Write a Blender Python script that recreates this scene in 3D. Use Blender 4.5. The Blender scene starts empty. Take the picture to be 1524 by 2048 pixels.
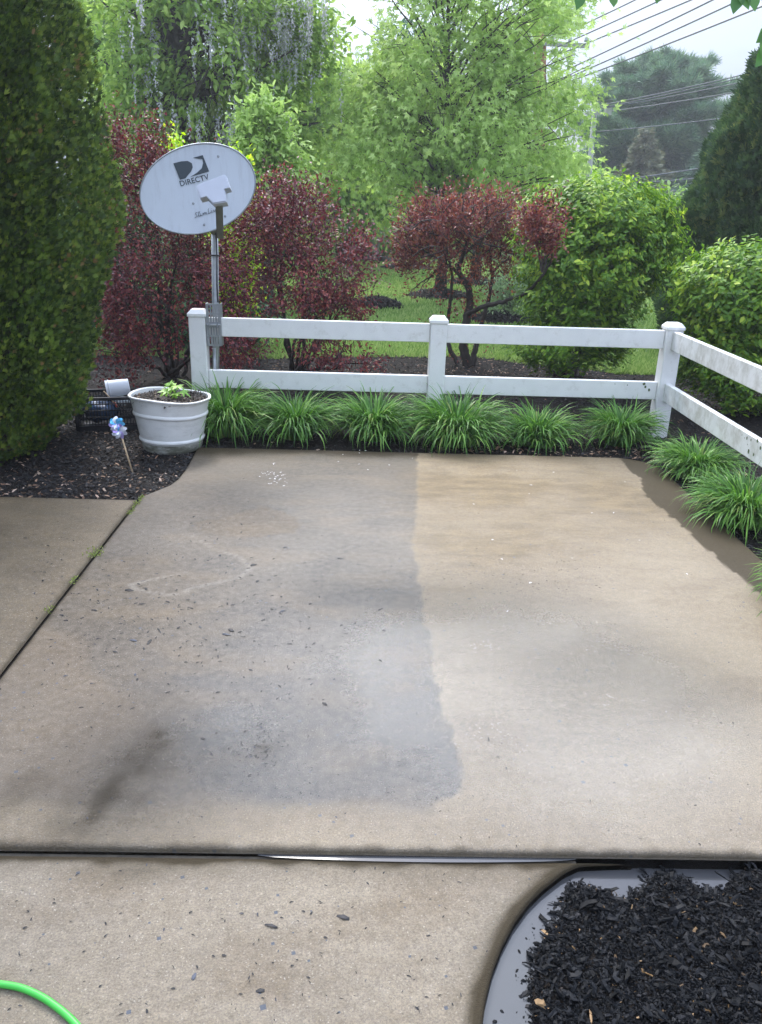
import bpy, math, random
import numpy as np
from mathutils import Vector, Matrix
C = bpy.context.scene.collection
S = bpy.context.scene
random.seed(7)
R = np.random.default_rng(11)

# ------------------------------------------------------------------ camera
IW, IH, FPX, CH = 1524, 2048, 1609.3, 1.6425
PITCH, YAW, ROLL = .3644, .0243, .0319
def _basis():
    cy, sy, cp, sp = math.cos(YAW), math.sin(YAW), math.cos(PITCH), math.sin(PITCH)
    F = np.array([sy*cp, cy*cp, -sp]); Rr = np.array([cy, -sy, 0]); U = np.cross(Rr, F)
    cr, sr = math.cos(ROLL), math.sin(ROLL)
    return cr*Rr+sr*U, -sr*Rr+cr*U, F
CR, CU, CF = _basis()
cam = bpy.data.cameras.new('camera'); camo = bpy.data.objects.new('camera', cam); C.objects.link(camo)
cam.sensor_fit = 'VERTICAL'; cam.sensor_height = 36; cam.sensor_width = 36; cam.lens = FPX/IH*36
cam.clip_start = .02; cam.clip_end = 900
camo.matrix_world = Matrix(((CR[0], CU[0], -CF[0], 0), (CR[1], CU[1], -CF[1], 0), (CR[2], CU[2], -CF[2], CH), (0, 0, 0, 1)))
S.camera = camo

# ------------------------------------------------------------------ light
SUN_EL, SUN_AZ = math.radians(46), math.radians(-13)      # azimuth from +Y (ahead) towards -X
w = bpy.data.worlds.new('World'); S.world = w; w.use_nodes = True
wn, wl = w.node_tree.nodes, w.node_tree.links
bg = wn['Background']; bg.inputs['Strength'].default_value = .12
sky = wn.new('ShaderNodeTexSky'); sky.sky_type = 'NISHITA'; sky.sun_disc = False
sky.sun_elevation = SUN_EL; sky.sun_rotation = -SUN_AZ if False else SUN_AZ; sky.dust_density = 2.5; sky.air_density = 1.2
tc = wn.new('ShaderNodeTexCoord'); mp = wn.new('ShaderNodeMapping'); mp.inputs['Scale'].default_value = (1.2, 1.2, 4.5)
mp.inputs['Rotation'].default_value = (0, .25, 0.4)
nz = wn.new('ShaderNodeTexNoise'); nz.inputs['Scale'].default_value = 1.9; nz.inputs['Detail'].default_value = 8; nz.inputs['Distortion'].default_value = .5
rp = wn.new('ShaderNodeValToRGB'); rp.color_ramp.elements[0].position = .36; rp.color_ramp.elements[1].position = .62
rp.color_ramp.elements[0].color = (.55,)*3+(1,); rp.color_ramp.elements[1].color = (1,)*4
rc = wn.new('ShaderNodeValToRGB'); rc.color_ramp.elements[0].position = .35; rc.color_ramp.elements[1].position = .7
rc.color_ramp.elements[0].color = (.40, .50, .76, 1); rc.color_ramp.elements[1].color = (.78, .86, 1.0, 1)
sc_ = wn.new('ShaderNodeVectorMath'); sc_.operation = 'SCALE'; sc_.inputs['Scale'].default_value = 8.2
mx = wn.new('ShaderNodeMix'); mx.data_type = 'RGBA'
wl.new(tc.outputs['Generated'], mp.inputs['Vector']); wl.new(mp.outputs['Vector'], nz.inputs['Vector'])
wl.new(nz.outputs['Fac'], rp.inputs['Fac']); wl.new(nz.outputs['Fac'], rc.inputs['Fac'])
wl.new(rc.outputs['Color'], sc_.inputs[0])
wl.new(rp.outputs['Color'], mx.inputs['Factor']); wl.new(sky.outputs['Color'], mx.inputs['A']); wl.new(sc_.outputs['Vector'], mx.inputs['B'])
sx_ = wn.new('ShaderNodeSeparateXYZ'); wl.new(tc.outputs['Generated'], sx_.inputs[0])
gm = wn.new('ShaderNodeMath'); gm.operation = 'MULTIPLY_ADD'; gm.use_clamp = False; wl.new(sx_.outputs['Z'], gm.inputs[0]); gm.inputs[1].default_value = 2.3; gm.inputs[2].default_value = .34   # an overcast sky is brighter overhead
gx = wn.new('ShaderNodeMath'); gx.operation = 'MAXIMUM'; wl.new(gm.outputs[0], gx.inputs[0]); gx.inputs[1].default_value = .5
# thin cloud glows round the veiled sun
dp = wn.new('ShaderNodeVectorMath'); dp.operation = 'DOT_PRODUCT'; wl.new(tc.outputs['Generated'], dp.inputs[0]); dp.inputs[1].default_value = (math.sin(SUN_AZ)*math.cos(SUN_EL), math.cos(SUN_AZ)*math.cos(SUN_EL), math.sin(SUN_EL))
dm = wn.new('ShaderNodeMath'); dm.operation = 'MAXIMUM'; wl.new(dp.outputs['Value'], dm.inputs[0]); dm.inputs[1].default_value = 0
dw = wn.new('ShaderNodeMath'); dw.operation = 'POWER'; wl.new(dm.outputs[0], dw.inputs[0]); dw.inputs[1].default_value = 9
da = wn.new('ShaderNodeMath'); da.operation = 'MULTIPLY_ADD'; wl.new(dw.outputs[0], da.inputs[0]); da.inputs[1].default_value = 3.4; wl.new(gx.outputs[0], da.inputs[2]); gx = da
gs_ = wn.new('ShaderNodeVectorMath'); gs_.operation = 'SCALE'; wl.new(mx.outputs['Result'], gs_.inputs[0]); wl.new(gx.outputs[0], gs_.inputs['Scale'])
wl.new(gs_.outputs['Vector'], bg.inputs['Color'])
sd = bpy.data.lights.new('sun', 'SUN'); sd.energy = 1.9; sd.angle = math.radians(16); sd.color = (1, .96, .9)
so = bpy.data.objects.new('sun', sd); C.objects.link(so)
sdir = Vector((math.sin(SUN_AZ)*math.cos(SUN_EL), math.cos(SUN_AZ)*math.cos(SUN_EL), math.sin(SUN_EL)))
so.rotation_euler = sdir.to_track_quat('Z', 'Y').to_euler()
S.view_settings.view_transform = 'Standard'; S.view_settings.look = 'None'; S.view_settings.gamma = 1
S.view_settings.exposure = .64
S.cycles.max_bounces = 6; S.cycles.diffuse_bounces = 3; S.cycles.glossy_bounces = 3; S.cycles.transmission_bounces = 3
S.cycles.use_denoising = True

# ------------------------------------------------------------------ helpers: placing
def ray(x, y): return CF+CR*((x-IW/2)/FPX)-CU*((y-IH/2)/FPX)
def gnd(x, y, z=0.):
    d = ray(x, y); t = (z-CH)/d[2]; return np.array([0, 0, CH])+t*d
def at(x, y, Y):
    d = ray(x, y); t = Y/d[1]; return np.array([0, 0, CH])+t*d

# ------------------------------------------------------------------ helpers: objects
def tag(o, label=None, cat=None, group=None, kind=None):
    if label: o['label'] = label
    if cat: o['category'] = cat
    if group: o['group'] = group
    if kind: o['kind'] = kind
    return o
def empty(name, loc=(0, 0, 0), label=None, cat=None, group=None):
    o = bpy.data.objects.new(name, None); C.objects.link(o); o.location = [float(v) for v in loc]; o.empty_display_size = .1
    return tag(o, label, cat, group)
def link_mesh(name, me, mat, parent=None, smooth=False):
    if mat is not None:
        for m in (mat if isinstance(mat, (list, tuple)) else [mat]): me.materials.append(m)
    o = bpy.data.objects.new(name, me); C.objects.link(o)
    if parent is not None:
        o.parent = parent
        pl = parent.location
        p = parent
        off = Vector((0, 0, 0))
        while p is not None: off += p.location; p = p.parent
        me.transform(Matrix.Translation(-off))
    if smooth: me.shade_smooth()
    return o
def np_mesh(name, V, F, attrs=None, mats=None):
    """V (n,3); F (m,k) int array, k constant"""
    me = bpy.data.meshes.new(name); V = np.asarray(V, np.float32); F = np.asarray(F, np.int32)
    m, k = F.shape
    me.vertices.add(len(V)); me.vertices.foreach_set('co', V.ravel())
    me.loops.add(m*k); me.loops.foreach_set('vertex_index', F.ravel())
    me.polygons.add(m); me.polygons.foreach_set('loop_start', np.arange(0, m*k, k, dtype=np.int32))
    if mats is not None: me.polygons.foreach_set('material_index', np.asarray(mats, np.int32))
    for n, a in (attrs or {}).items():
        at_ = me.attributes.new(n, 'FLOAT', 'POINT'); at_.data.foreach_set('value', np.asarray(a, np.float32).ravel())
    me.update(calc_edges=True); return me
class MB:
    def __init__(s): s.v = []; s.f = []
    def add(s, V, F):
        b = len(s.v); s.v += [tuple(map(float, p)) for p in V]; s.f += [tuple(b+i for i in f) for f in F]
    def box(s, c, h, M=None, bev=0):
        c = np.array(c, float); h = np.array(h, float)
        if bev:
            V = []; 
            sg = [(-1, -1), (1, -1), (1, 1), (-1, 1)]
            rings = [(-h[2], bev), (-h[2]+bev, 0), (h[2]-bev, 0), (h[2], bev)]
            for z, b in rings:
                hx, hy = h[0]-b, h[1]-b; e = bev
                for (sx, sy) in sg:
                    if sx*sy > 0: V += [(sx*hx, sy*(hy-e), z), (sx*(hx-e), sy*hy, z)]
                    else: V += [(sx*(hx-e), sy*hy, z), (sx*hx, sy*(hy-e), z)]
            F = [tuple(range(7, -1, -1)), tuple(range(24, 32))]
            for r in range(3):
                for i in range(8): j = (i+1) % 8; F.append((r*8+i, r*8+j, (r+1)*8+j, (r+1)*8+i))
        else:
            V = [(sx*h[0], sy*h[1], sz*h[2]) for sz in (-1, 1) for sx, sy in ((-1, -1), (1, -1), (1, 1), (-1, 1))]
            F = [(3, 2, 1, 0), (4, 5, 6, 7), (0, 1, 5, 4), (1, 2, 6, 5), (2, 3, 7, 6), (3, 0, 4, 7)]
        V = np.array(V)
        if M is not None: V = V@np.array(M).T
        s.add(V+c, F); return s
    def tube(s, P, r, n=8, cap=True):
        P = np.array(P, float); m = len(P); r = np.broadcast_to(r, (m,))
        T = np.gradient(P, axis=0); T /= np.linalg.norm(T, axis=1)[:, None]+1e-9
        a = np.array([0, 0, 1.]) if abs(T[0][2]) < .9 else np.array([1., 0, 0])
        V = []
        for i in range(m):
            u = np.cross(T[i], a); u /= np.linalg.norm(u)+1e-9; v = np.cross(T[i], u); a = -v if False else a
            for k in range(n):
                t = 2*math.pi*k/n; V.append(P[i]+r[i]*(math.cos(t)*u+math.sin(t)*v))
        F = [(i*n+k, i*n+(k+1) % n, (i+1)*n+(k+1) % n, (i+1)*n+k) for i in range(m-1) for k in range(n)]
        if cap: F += [tuple(range(n-1, -1, -1)), tuple(range((m-1)*n, m*n))]
        s.add(V, F); return s
    def lathe(s, prof, c=(0, 0, 0), n=48, sx=1, sy=1, M=None):
        V = [(r*math.cos(2*math.pi*k/n)*sx, r*math.sin(2*math.pi*k/n)*sy, z) for r, z in prof for k in range(n)]
        F = [(i*n+k, i*n+(k+1) % n, (i+1)*n+(k+1) % n, (i+1)*n+k) for i in range(len(prof)-1) for k in range(n)]
        V = np.array(V)
        if M is not None: V = V@np.array(M).T
        s.add(V+np.array(c), F); return s
    def prism(s, pts, M, o, d0, d1):
        """2-D outline pts, extruded along M's 3rd column from d0 to d1"""
        n = len(pts); M = np.array(M); V = [np.array(o)+M@np.array([x, y, d]) for d in (d0, d1) for x, y in pts]
        F = [tuple(range(n-1, -1, -1)), tuple(range(n, 2*n))]+[(i, (i+1) % n, n+(i+1) % n, n+i) for i in range(n)]
        s.add(V, F); return s
    def build(s, name, mat, parent=None, smooth=False, sharp=None):
        me = bpy.data.meshes.new(name); me.from_pydata(s.v, [], s.f); me.update()
        o = link_mesh(name, me, mat, parent, smooth)
        if smooth and sharp:
            me.set_sharp_from_angle(angle=math.radians(sharp))
        return o
def vnoise(P, scale, seed=0):
    P = np.asarray(P, float)/scale+seed*17.13; I = np.floor(P).astype(np.int64); f = P-I; f = f*f*(3-2*f)
    def h(i, j, k):
        n = (i*73856093) ^ (j*19349663) ^ (k*83492791) ^ (seed*2654435)
        n = (n ^ (n >> 13))*1274126177 & 0x7fffffff
        n = (n ^ (n >> 11))*668265263 & 0x7fffffff
        return n/0x7fffffff
    x, y, z = I[..., 0], I[..., 1], I[..., 2]; o = 0
    for a in (0, 1):
        for b in (0, 1):
            for c in (0, 1):
                wgt = (f[..., 0] if a else 1-f[..., 0])*(f[..., 1] if b else 1-f[..., 1])*(f[..., 2] if c else 1-f[..., 2])
                o = o+wgt*h(x+a, y+b, z+c)
    return o
def fbm(P, scale, seed=0, oct=3): return sum(vnoise(P, scale/2**i, seed+i)*.5**i for i in range(oct))/sum(.5**i for i in range(oct))
def nrm(a): return a/(np.linalg.norm(a, axis=-1, keepdims=True)+1e-9)

# ------------------------------------------------------------------ leaves
# templates: verts (along, side, normal), quads/tris (all quads; degenerate allowed as tri pairs)
def T_oval(): return (np.array([(0, 0, 0), (.35, .24, .05), (.4, 0, -.03), (.35, -.24, .05), (1, 0, -.1), (.72, .17, .0), (.72, -.17, .0)]),
                      [(0, 1, 2, 2), (0, 2, 3, 3), (1, 5, 4, 2), (2, 4, 6, 3)])
def T_kite(): return (np.array([(0, 0, 0), (.5, .3, .06), (1, 0, -.06), (.5, -.3, .06)]), [(0, 1, 2, 3)])
def T_maple():
    V = [(0, 0, 0)]; F = []
    for a, l in ((-95, .5), (-48, .8), (0, 1.), (48, .8), (95, .5)):
        r = math.radians(a); c, s_ = math.cos(r), math.sin(r); b = len(V)
        for u, v, z in ((.45, .17, .03), (1, 0, -.08), (.45, -.17, .03)): V.append((l*(u*c-v*s_), l*(u*s_+v*c), z*l))
        F.append((0, b, b+1, b+2))
    return np.array(V), F
def T_spray(n=6, spread=58, wd=.1):
    V = []; F = []
    for i in range(n):
        a = math.radians(-spread+2*spread*i/(n-1)); c, s_ = math.cos(a), math.sin(a); l = 1-.35*abs(i/(n-1)-.5)*2; b = len(V)
        st = .12*abs(i/(n-1)-.5)
        for u, v, z in ((0, 0, 0), (.55, wd, .04*(-1)**i), (1, 0, .1*(-1)**i), (.55, -wd, .04*(-1)**i)): V.append((st+l*(u*c-v*s_), l*(u*s_+v*c), z))
        F.append((b, b+1, b+2, b+3))
    return np.array(V), F
def T_tuft(n=9):
    V = []; F = []; rr = np.random.default_rng(3)
    for i in range(n):
        a = 2*math.pi*i/n; tl = .5+.35*rr.random(); d = np.array([1, tl*math.cos(a), tl*math.sin(a)]); d /= np.linalg.norm(d); p = nrm(np.cross(d, [0, .3, 1.])); b = len(V)
        V += [(0, 0, 0), tuple(d*.5+p*.05), tuple(d), tuple(d*.5-p*.05)]; F.append((b, b+1, b+2, b+3))
    return np.array(V), F
def cloud(name, mat, P, D, N, size, T, parent=None, rnd=None, wid=1.):
    TV, TF = T; P = np.asarray(P); D = nrm(np.asarray(D)); Sd = nrm(np.cross(N, D)); N2 = np.cross(D, Sd)
    n = len(P); k = len(TV); size = np.broadcast_to(size, (n,))[:, None, None]; wid = np.broadcast_to(wid, (n,))[:, None, None]
    V = P[:, None, :]+size*(TV[None, :, 0:1]*D[:, None]+wid*TV[None, :, 1:2]*Sd[:, None]+TV[None, :, 2:3]*N2[:, None])
    F = (np.array(TF)[None]+(np.arange(n)*k)[:, None, None])
    tri = all(f[2] == f[3] for f in TF)
    F = F.reshape(-1, 4)
    V = V.reshape(-1, 3)
    if rnd is None: rnd = R.random(n)
    at_ = {'rnd': np.repeat(rnd, k), 'along': np.tile(TV[:, 0], n)}
    deg = F[:, 2] == F[:, 3]
    if deg.any():      # split to triangles
        A = F[:, [0, 1, 2]]; B = F[~deg][:, [0, 2, 3]]; F = np.vstack([A, B])
    me = np_mesh(name, V, F, at_)
    return link_mesh(name, me, mat, parent)
def rv(n): return nrm(R.normal(size=(n, 3)))

# ------------------------------------------------------------------ materials
def mat(name):
    m = bpy.data.materials.new(name); m.use_nodes = True; m.node_tree.nodes.clear()
    return m, m.node_tree.nodes, m.node_tree.links
def ramp(n, stops):
    r = n.new('ShaderNodeValToRGB'); e = r.color_ramp.elements
    while len(e) < len(stops): e.new(.5)
    for i, (p, c) in enumerate(stops):
        e[i].position = p; e[i].color = (*c, 1) if len(c) == 3 else c
    return r
def plain(name, col, rough=.5, metal=0, var=.15, nscale=12, bump=0, bscale=60, spec=.5, dirt=None, dirt_amt=.5, coat=0):
    m, n, l = mat(name); b = n.new('ShaderNodeBsdfPrincipled'); o = n.new('ShaderNodeOutputMaterial'); l.new(b.outputs[0], o.inputs[0])
    t = n.new('ShaderNodeTexCoord'); z = n.new('ShaderNodeTexNoise'); z.inputs['Scale'].default_value = nscale; z.inputs['Detail'].default_value = 6
    l.new(t.outputs['Object'], z.inputs['Vector'])
    c = np.array(col); lo = tuple(c*(1-var)); hi = tuple(np.minimum(c*(1+var), 1))
    st = [(.3, lo), (.7, hi)]
    r = ramp(n, st); l.new(z.outputs['Fac'], r.inputs['Fac']); src = r.outputs['Color']
    if dirt:
        z2 = n.new('ShaderNodeTexNoise'); z2.inputs['Scale'].default_value = dirt.get('scale', 6); z2.inputs['Detail'].default_value = 9; z2.inputs['Roughness'].default_value = .7
        mp = n.new('ShaderNodeMapping'); mp.inputs['Scale'].default_value = dirt.get('stretch', (1, 1, 1)); l.new(t.outputs['Object'], mp.inputs['Vector']); l.new(mp.outputs[0], z2.inputs['Vector'])
        r2 = ramp(n, [(dirt.get('lo', .55), (0, 0, 0)), (dirt.get('hi', .75), (dirt_amt,)*3)]); l.new(z2.outputs['Fac'], r2.inputs['Fac'])
        mx = n.new('ShaderNodeMix'); mx.data_type = 'RGBA'; l.new(r2.outputs['Color'], mx.inputs['Factor']); l.new(src, mx.inputs['A']); mx.inputs['B'].default_value = (*dirt['col'], 1); src = mx.outputs['Result']
    l.new(src, b.inputs['Base Color']); b.inputs['Roughness'].default_value = rough; b.inputs['Metallic'].default_value = metal
    b.inputs['Specular IOR Level'].default_value = spec; b.inputs['Coat Weight'].default_value = coat
    if bump:
        z3 = n.new('ShaderNodeTexNoise'); z3.inputs['Scale'].default_value = bscale; z3.inputs['Detail'].default_value = 4; l.new(t.outputs['Object'], z3.inputs['Vector'])
        bp = n.new('ShaderNodeBump'); bp.inputs['Strength'].default_value = bump; bp.inputs['Distance'].default_value = .01; l.new(z3.outputs['Fac'], bp.inputs['Height']); l.new(bp.outputs[0], b.inputs['Normal'])
    return m
LF = 1.4
def leafmat(name, stops, rough=.45, trans=.35, clump=.35, cs=3., spec=.4):
    """stops: ramp over per-leaf random; clump: strength of plant-scale tone variation"""
    m, n, l = mat(name); a = n.new('ShaderNodeAttribute'); a.attribute_name = 'rnd'
    t = n.new('ShaderNodeTexCoord'); z = n.new('ShaderNodeTexNoise'); z.inputs['Scale'].default_value = cs; z.inputs['Detail'].default_value = 3
    l.new(t.outputs['Object'], z.inputs['Vector'])
    ma = n.new('ShaderNodeMath'); ma.operation = 'MULTIPLY_ADD'; l.new(z.outputs['Fac'], ma.inputs[0]); ma.inputs[1].default_value = clump*3; 
    mb = n.new('ShaderNodeMath'); mb.operation = 'SUBTRACT'; l.new(a.outputs['Fac'], mb.inputs[0]); mb.inputs[1].default_value = clump*1.5
    l.new(mb.outputs[0], ma.inputs[2])
    r = ramp(n, [(p_, tuple(min(.8, q*LF) for q in c_)) for p_, c_ in stops]); l.new(ma.outputs[0], r.inputs['Fac'])
    b = n.new('ShaderNodeBsdfPrincipled'); l.new(r.outputs[0], b.inputs['Base Color']); b.inputs['Roughness'].default_value = rough; b.inputs['Specular IOR Level'].default_value = spec
    tr = n.new('ShaderNodeBsdfTranslucent'); hs = n.new('ShaderNodeHueSaturation'); hs.inputs['Value'].default_value = 1.3; hs.inputs['Saturation'].default_value = 1.05
    l.new(r.outputs[0], hs.inputs['Color']); l.new(hs.outputs[0], tr.inputs['Color'])
    mx = n.new('ShaderNodeMixShader'); mx.inputs[0].default_value = trans; l.new(b.outputs[0], mx.inputs[1]); l.new(tr.outputs[0], mx.inputs[2])
    o = n.new('ShaderNodeOutputMaterial'); l.new(mx.outputs[0], o.inputs[0]); return m

def concrete(name):
    m, n, l = mat(name); b = n.new('ShaderNodeBsdfPrincipled'); o = n.new('ShaderNodeOutputMaterial'); l.new(b.outputs[0], o.inputs[0])
    t = n.new('ShaderNodeTexCoord'); ob = t.outputs['Object']
    def noise(s, d=4, dist=0, stretch=None, rough=.5):
        z = n.new('ShaderNodeTexNoise'); z.inputs['Scale'].default_value = s; z.inputs['Detail'].default_value = d; z.inputs['Distortion'].default_value = dist; z.inputs['Roughness'].default_value = rough
        if stretch:
            mp = n.new('ShaderNodeMapping'); mp.inputs['Scale'].default_value = stretch; l.new(ob, mp.inputs['Vector']); l.new(mp.outputs[0], z.inputs['Vector'])
        else: l.new(ob, z.inputs['Vector'])
        return z.outputs['Fac']
    def mix(f, A, B, mode='MIX'):
        x = n.new('ShaderNodeMix'); x.data_type = 'RGBA'; x.blend_type = mode
        for s_, v in (('Factor', f), ('A', A), ('B', B)):
            if isinstance(v, (tuple, list)): x.inputs[s_].default_value = (*v, 1)
            elif isinstance(v, (int, float)): x.inputs[s_].default_value = v
            else: l.new(v, x.inputs[s_])
        return x.outputs['Result']
    def math_(op, a, b_=None, c=None, clamp=False):
        x = n.new('ShaderNodeMath'); x.operation = op; x.use_clamp = clamp
        for i, v in enumerate((a, b_, c)):
            if v is None: continue
            if isinstance(v, (int, float)): x.inputs[i].default_value = v
            else: l.new(v, x.inputs[i])
        return x.outputs[0]
    def att(nm): a = n.new('ShaderNodeAttribute'); a.attribute_name = nm; return a.outputs['Fac']
    def rmp(f, stops): r = ramp(n, stops); l.new(f, r.inputs['Fac']); return r.outputs['Color']
    clean = rmp(noise(1.1, 5), [(.35, (.2, .148, .083)), (.62, (.31, .243, .152))])
    dirty = rmp(noise(1.6, 6, .6), [(.33, (.035, .03, .024)), (.66, (.072, .061, .048))])
    col = mix(att('dirty'), clean, dirty)
    col = mix(att('tan'), col, rmp(noise(2, 5), [(.3, (.135, .093, .051)), (.7, (.22, .162, .097))]))
    col = mix(att('pale'), col, (.5, .46, .39))
    # brown silt stains
    col = mix(math_('MULTIPLY', rmp(noise(2.3, 6, .2, (1, 2.2, 1), .55), [(.48, (0, 0, 0)), (.68, (1, 1, 1))]), .6), col, (.17, .12, .065))
    col = mix(math_('MULTIPLY', rmp(noise(30, 6, 0, (1, 1, 1), .65), [(.4, (0, 0, 0)), (.7, (1, 1, 1))]), .25), col, (.4, .34, .27))
    col = mix(att('brown'), col, rmp(noise(5, 5, .3, (1, 2.5, 1)), [(.35, (.125, .08, .027)), (.65, (.225, .155, .066))]))  # mask holds stain and the painted far-end reflection darkening
    # fine aggregate speckle
    col = mix(rmp(noise(260, 3), [(.3, (.85, .85, .85)), (.45, (0, 0, 0))]), col, mix(.6, col, (.11, .1, .095)))
    col = mix(math_('MULTIPLY', rmp(noise(190, 2), [(.64, (0, 0, 0)), (.74, (1, 1, 1))]), .6), col, (.62, .57, .49))
    gr = rmp(noise(170, 5, 0, None, .8), [(.28, (.5, .48, .46)), (.5, (.98, .98, .98)), (.72, (1.45, 1.43, 1.38))])
    col = mix(1., col, gr, 'MULTIPLY')
    gr2 = rmp(noise(38, 5, 0, None, .7), [(.3, (.84, .83, .82)), (.7, (1.14, 1.14, 1.13))]); col = mix(1., col, gr2, 'MULTIPLY')
    v = n.new('ShaderNodeTexVoronoi'); v.inputs['Scale'].default_value = 40; v.inputs['Randomness'].default_value = 1; v.distance = 'MANHATTAN'; vm = n.new('ShaderNodeMapping'); vm.inputs['Rotation'].default_value = (0, 0, .5); l.new(ob, vm.inputs['Vector']); l.new(vm.outputs[0], v.inputs['Vector'])
    cell = n.new('ShaderNodeSeparateColor'); l.new(v.outputs['Color'], cell.inputs[0])
    thr = math_('MULTIPLY', math_('GREATER_THAN', cell.outputs[0], .66), math_('LESS_THAN', v.outputs['Distance'], math_('MULTIPLY', math_('POWER', cell.outputs[1], 2.5), .38)))
    spk = math_('MULTIPLY', thr, att('speck'))
    col = mix(math_('MULTIPLY', spk, .9), col, (.085, .10, .13))
    col = mix(att('grime'), col, (.05, .038, .021))  # grime mask, far-end tree reflection painted into it
    ng = math_('MULTIPLY_ADD', att('grime'), -.85, 1.)
    wet = att('wet')
    col = mix(math_('MULTIPLY', wet, .6), col, mix(1., col, (.42, .40, .36), 'MULTIPLY'))
    l.new(col, b.inputs['Base Color'])
    wn_ = math_('MULTIPLY', wet, math_('MULTIPLY_ADD', noise(3.5, 4, .2), .7, .65), clamp=True)
    rg = math_('MULTIPLY_ADD', wn_, -.33, .55)
    rg = math_('MULTIPLY_ADD', noise(60, 6, 0, None, .7), .26, math_('SUBTRACT', rg, .13)); l.new(rg, b.inputs['Roughness'])
    l.new(math_('MULTIPLY', math_('MULTIPLY_ADD', wet, .5, .3), ng), b.inputs['Specular IOR Level'])
    b.inputs['IOR'].default_value = 1.5
    l.new(math_('MULTIPLY', math_('POWER', wn_, 1.4), ng), b.inputs['Coat Weight']); b.inputs['Coat IOR'].default_value = 1.8; b.inputs['Coat Roughness'].default_value = .26
    bh = math_('ADD', math_('MULTIPLY', noise(140, 8, 0, (1, 1.3, 1), .75), 1.1), math_('MULTIPLY', noise(420, 2), .35))
    bh = math_('ADD', bh, math_('MULTIPLY', noise(14, 2), .35))
    bp = n.new('ShaderNodeBump'); bp.inputs['Distance'].default_value = .0048; l.new(bh, bp.inputs['Height'])
    l.new(math_('MULTIPLY_ADD', att('coarse'), .75, .6), bp.inputs['Strength']); l.new(bp.outputs[0], b.inputs['Normal']); l.new(bp.outputs[0], b.inputs['Coat Normal'])
    return m

M = {}
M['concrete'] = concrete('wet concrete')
M['vinyl'] = plain('white vinyl', (.85, .84, .81), .38, var=.03, dirt=dict(col=(.36, .33, .24), scale=11, stretch=(1.2, 1.2, 1.2), lo=.55, hi=.78), dirt_amt=.4)
M['vinyl_dirty'] = plain('grimy white vinyl', (.74, .74, .71), .45, var=.05, dirt=dict(col=(.27, .25, .17), scale=9, stretch=(1, 1.2, .9), lo=.42, hi=.7), dirt_amt=.65)
M['algae'] = plain('green algae', (.09, .12, .045), .8)
M['mulchbase'] = plain('dark mulch soil', (.018, .0145, .012), .8, var=.5, nscale=40, bump=1, bscale=60, spec=.08)
M['soil'] = plain('potting soil', (.035, .024, .017), .85, var=.5, nscale=60, bump=1, bscale=90)
M['bark'] = plain('grey bark', (.13, .11, .09), .85, var=.35, nscale=10, bump=.6, bscale=30)
M['darkbark'] = plain('dark bark', (.05, .04, .034), .85, var=.35, nscale=14, bump=.6, bscale=40)
M['palebark'] = plain('pale bark', (.36, .33, .28), .8, var=.2, nscale=12)
M['metal'] = plain('galvanised metal', (.36, .38, .39), .45, .7, var=.12, nscale=30)
M['armgrey'] = plain('olive grey metal', (.2, .2, .16), .5, .3, var=.1)
M['dish'] = plain('pale grey dish paint', (.64, .7, .76), .42, var=.03, nscale=3, dirt=dict(col=(.36, .38, .4), scale=5, stretch=(5, 5, .6), lo=.5, hi=.8), dirt_amt=.4)
M['lnb'] = plain('light grey plastic', (.56, .59, .65), .4, var=.03)
M['logo'] = plain('charcoal print', (.05, .07, .085), .5, var=.05)
M['black'] = plain('black plastic', (.012, .013, .016), .35, var=.2)
M['cable'] = plain('black cable', (.01, .01, .011), .5)
M['pot'] = plain('white plastic pot', (.76, .76, .72), .45, var=.05, dirt=dict(col=(.25, .24, .18), scale=5, stretch=(1, 1, 3), lo=.5, hi=.75), dirt_amt=.4)
M['potgrime'] = plain('grimy white plastic', (.5, .5, .44), .55, var=.1, dirt=dict(col=(.09, .09, .055), scale=7, stretch=(1, 1, 3), lo=.36, hi=.56), dirt_amt=.9)
M['bucket'] = plain('white bucket plastic', (.66, .68, .72), .4, var=.03)
M['wood'] = plain('pale wood', (.55, .4, .24), .6, var=.2, nscale=40)
M['hose'] = plain('green hose rubber', (.05, .42, .05), .42, var=.05)
M['polewood'] = plain('reddish pole wood', (.33, .15, .085), .85, var=.2, nscale=6)
M['polegrey'] = plain('weathered grey pole wood', (.36, .36, .33), .85, var=.15, nscale=6)
M['wire'] = plain('grey wire', (.12, .13, .15), .6)
M['lawnbase'] = plain('turf', (.15, .235, .065), .9, var=.35, nscale=5, bump=.6, bscale=60)
M['water'] = plain('murky still water', (.06, .06, .062), .1, var=.1, nscale=3, spec=.4)

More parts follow.
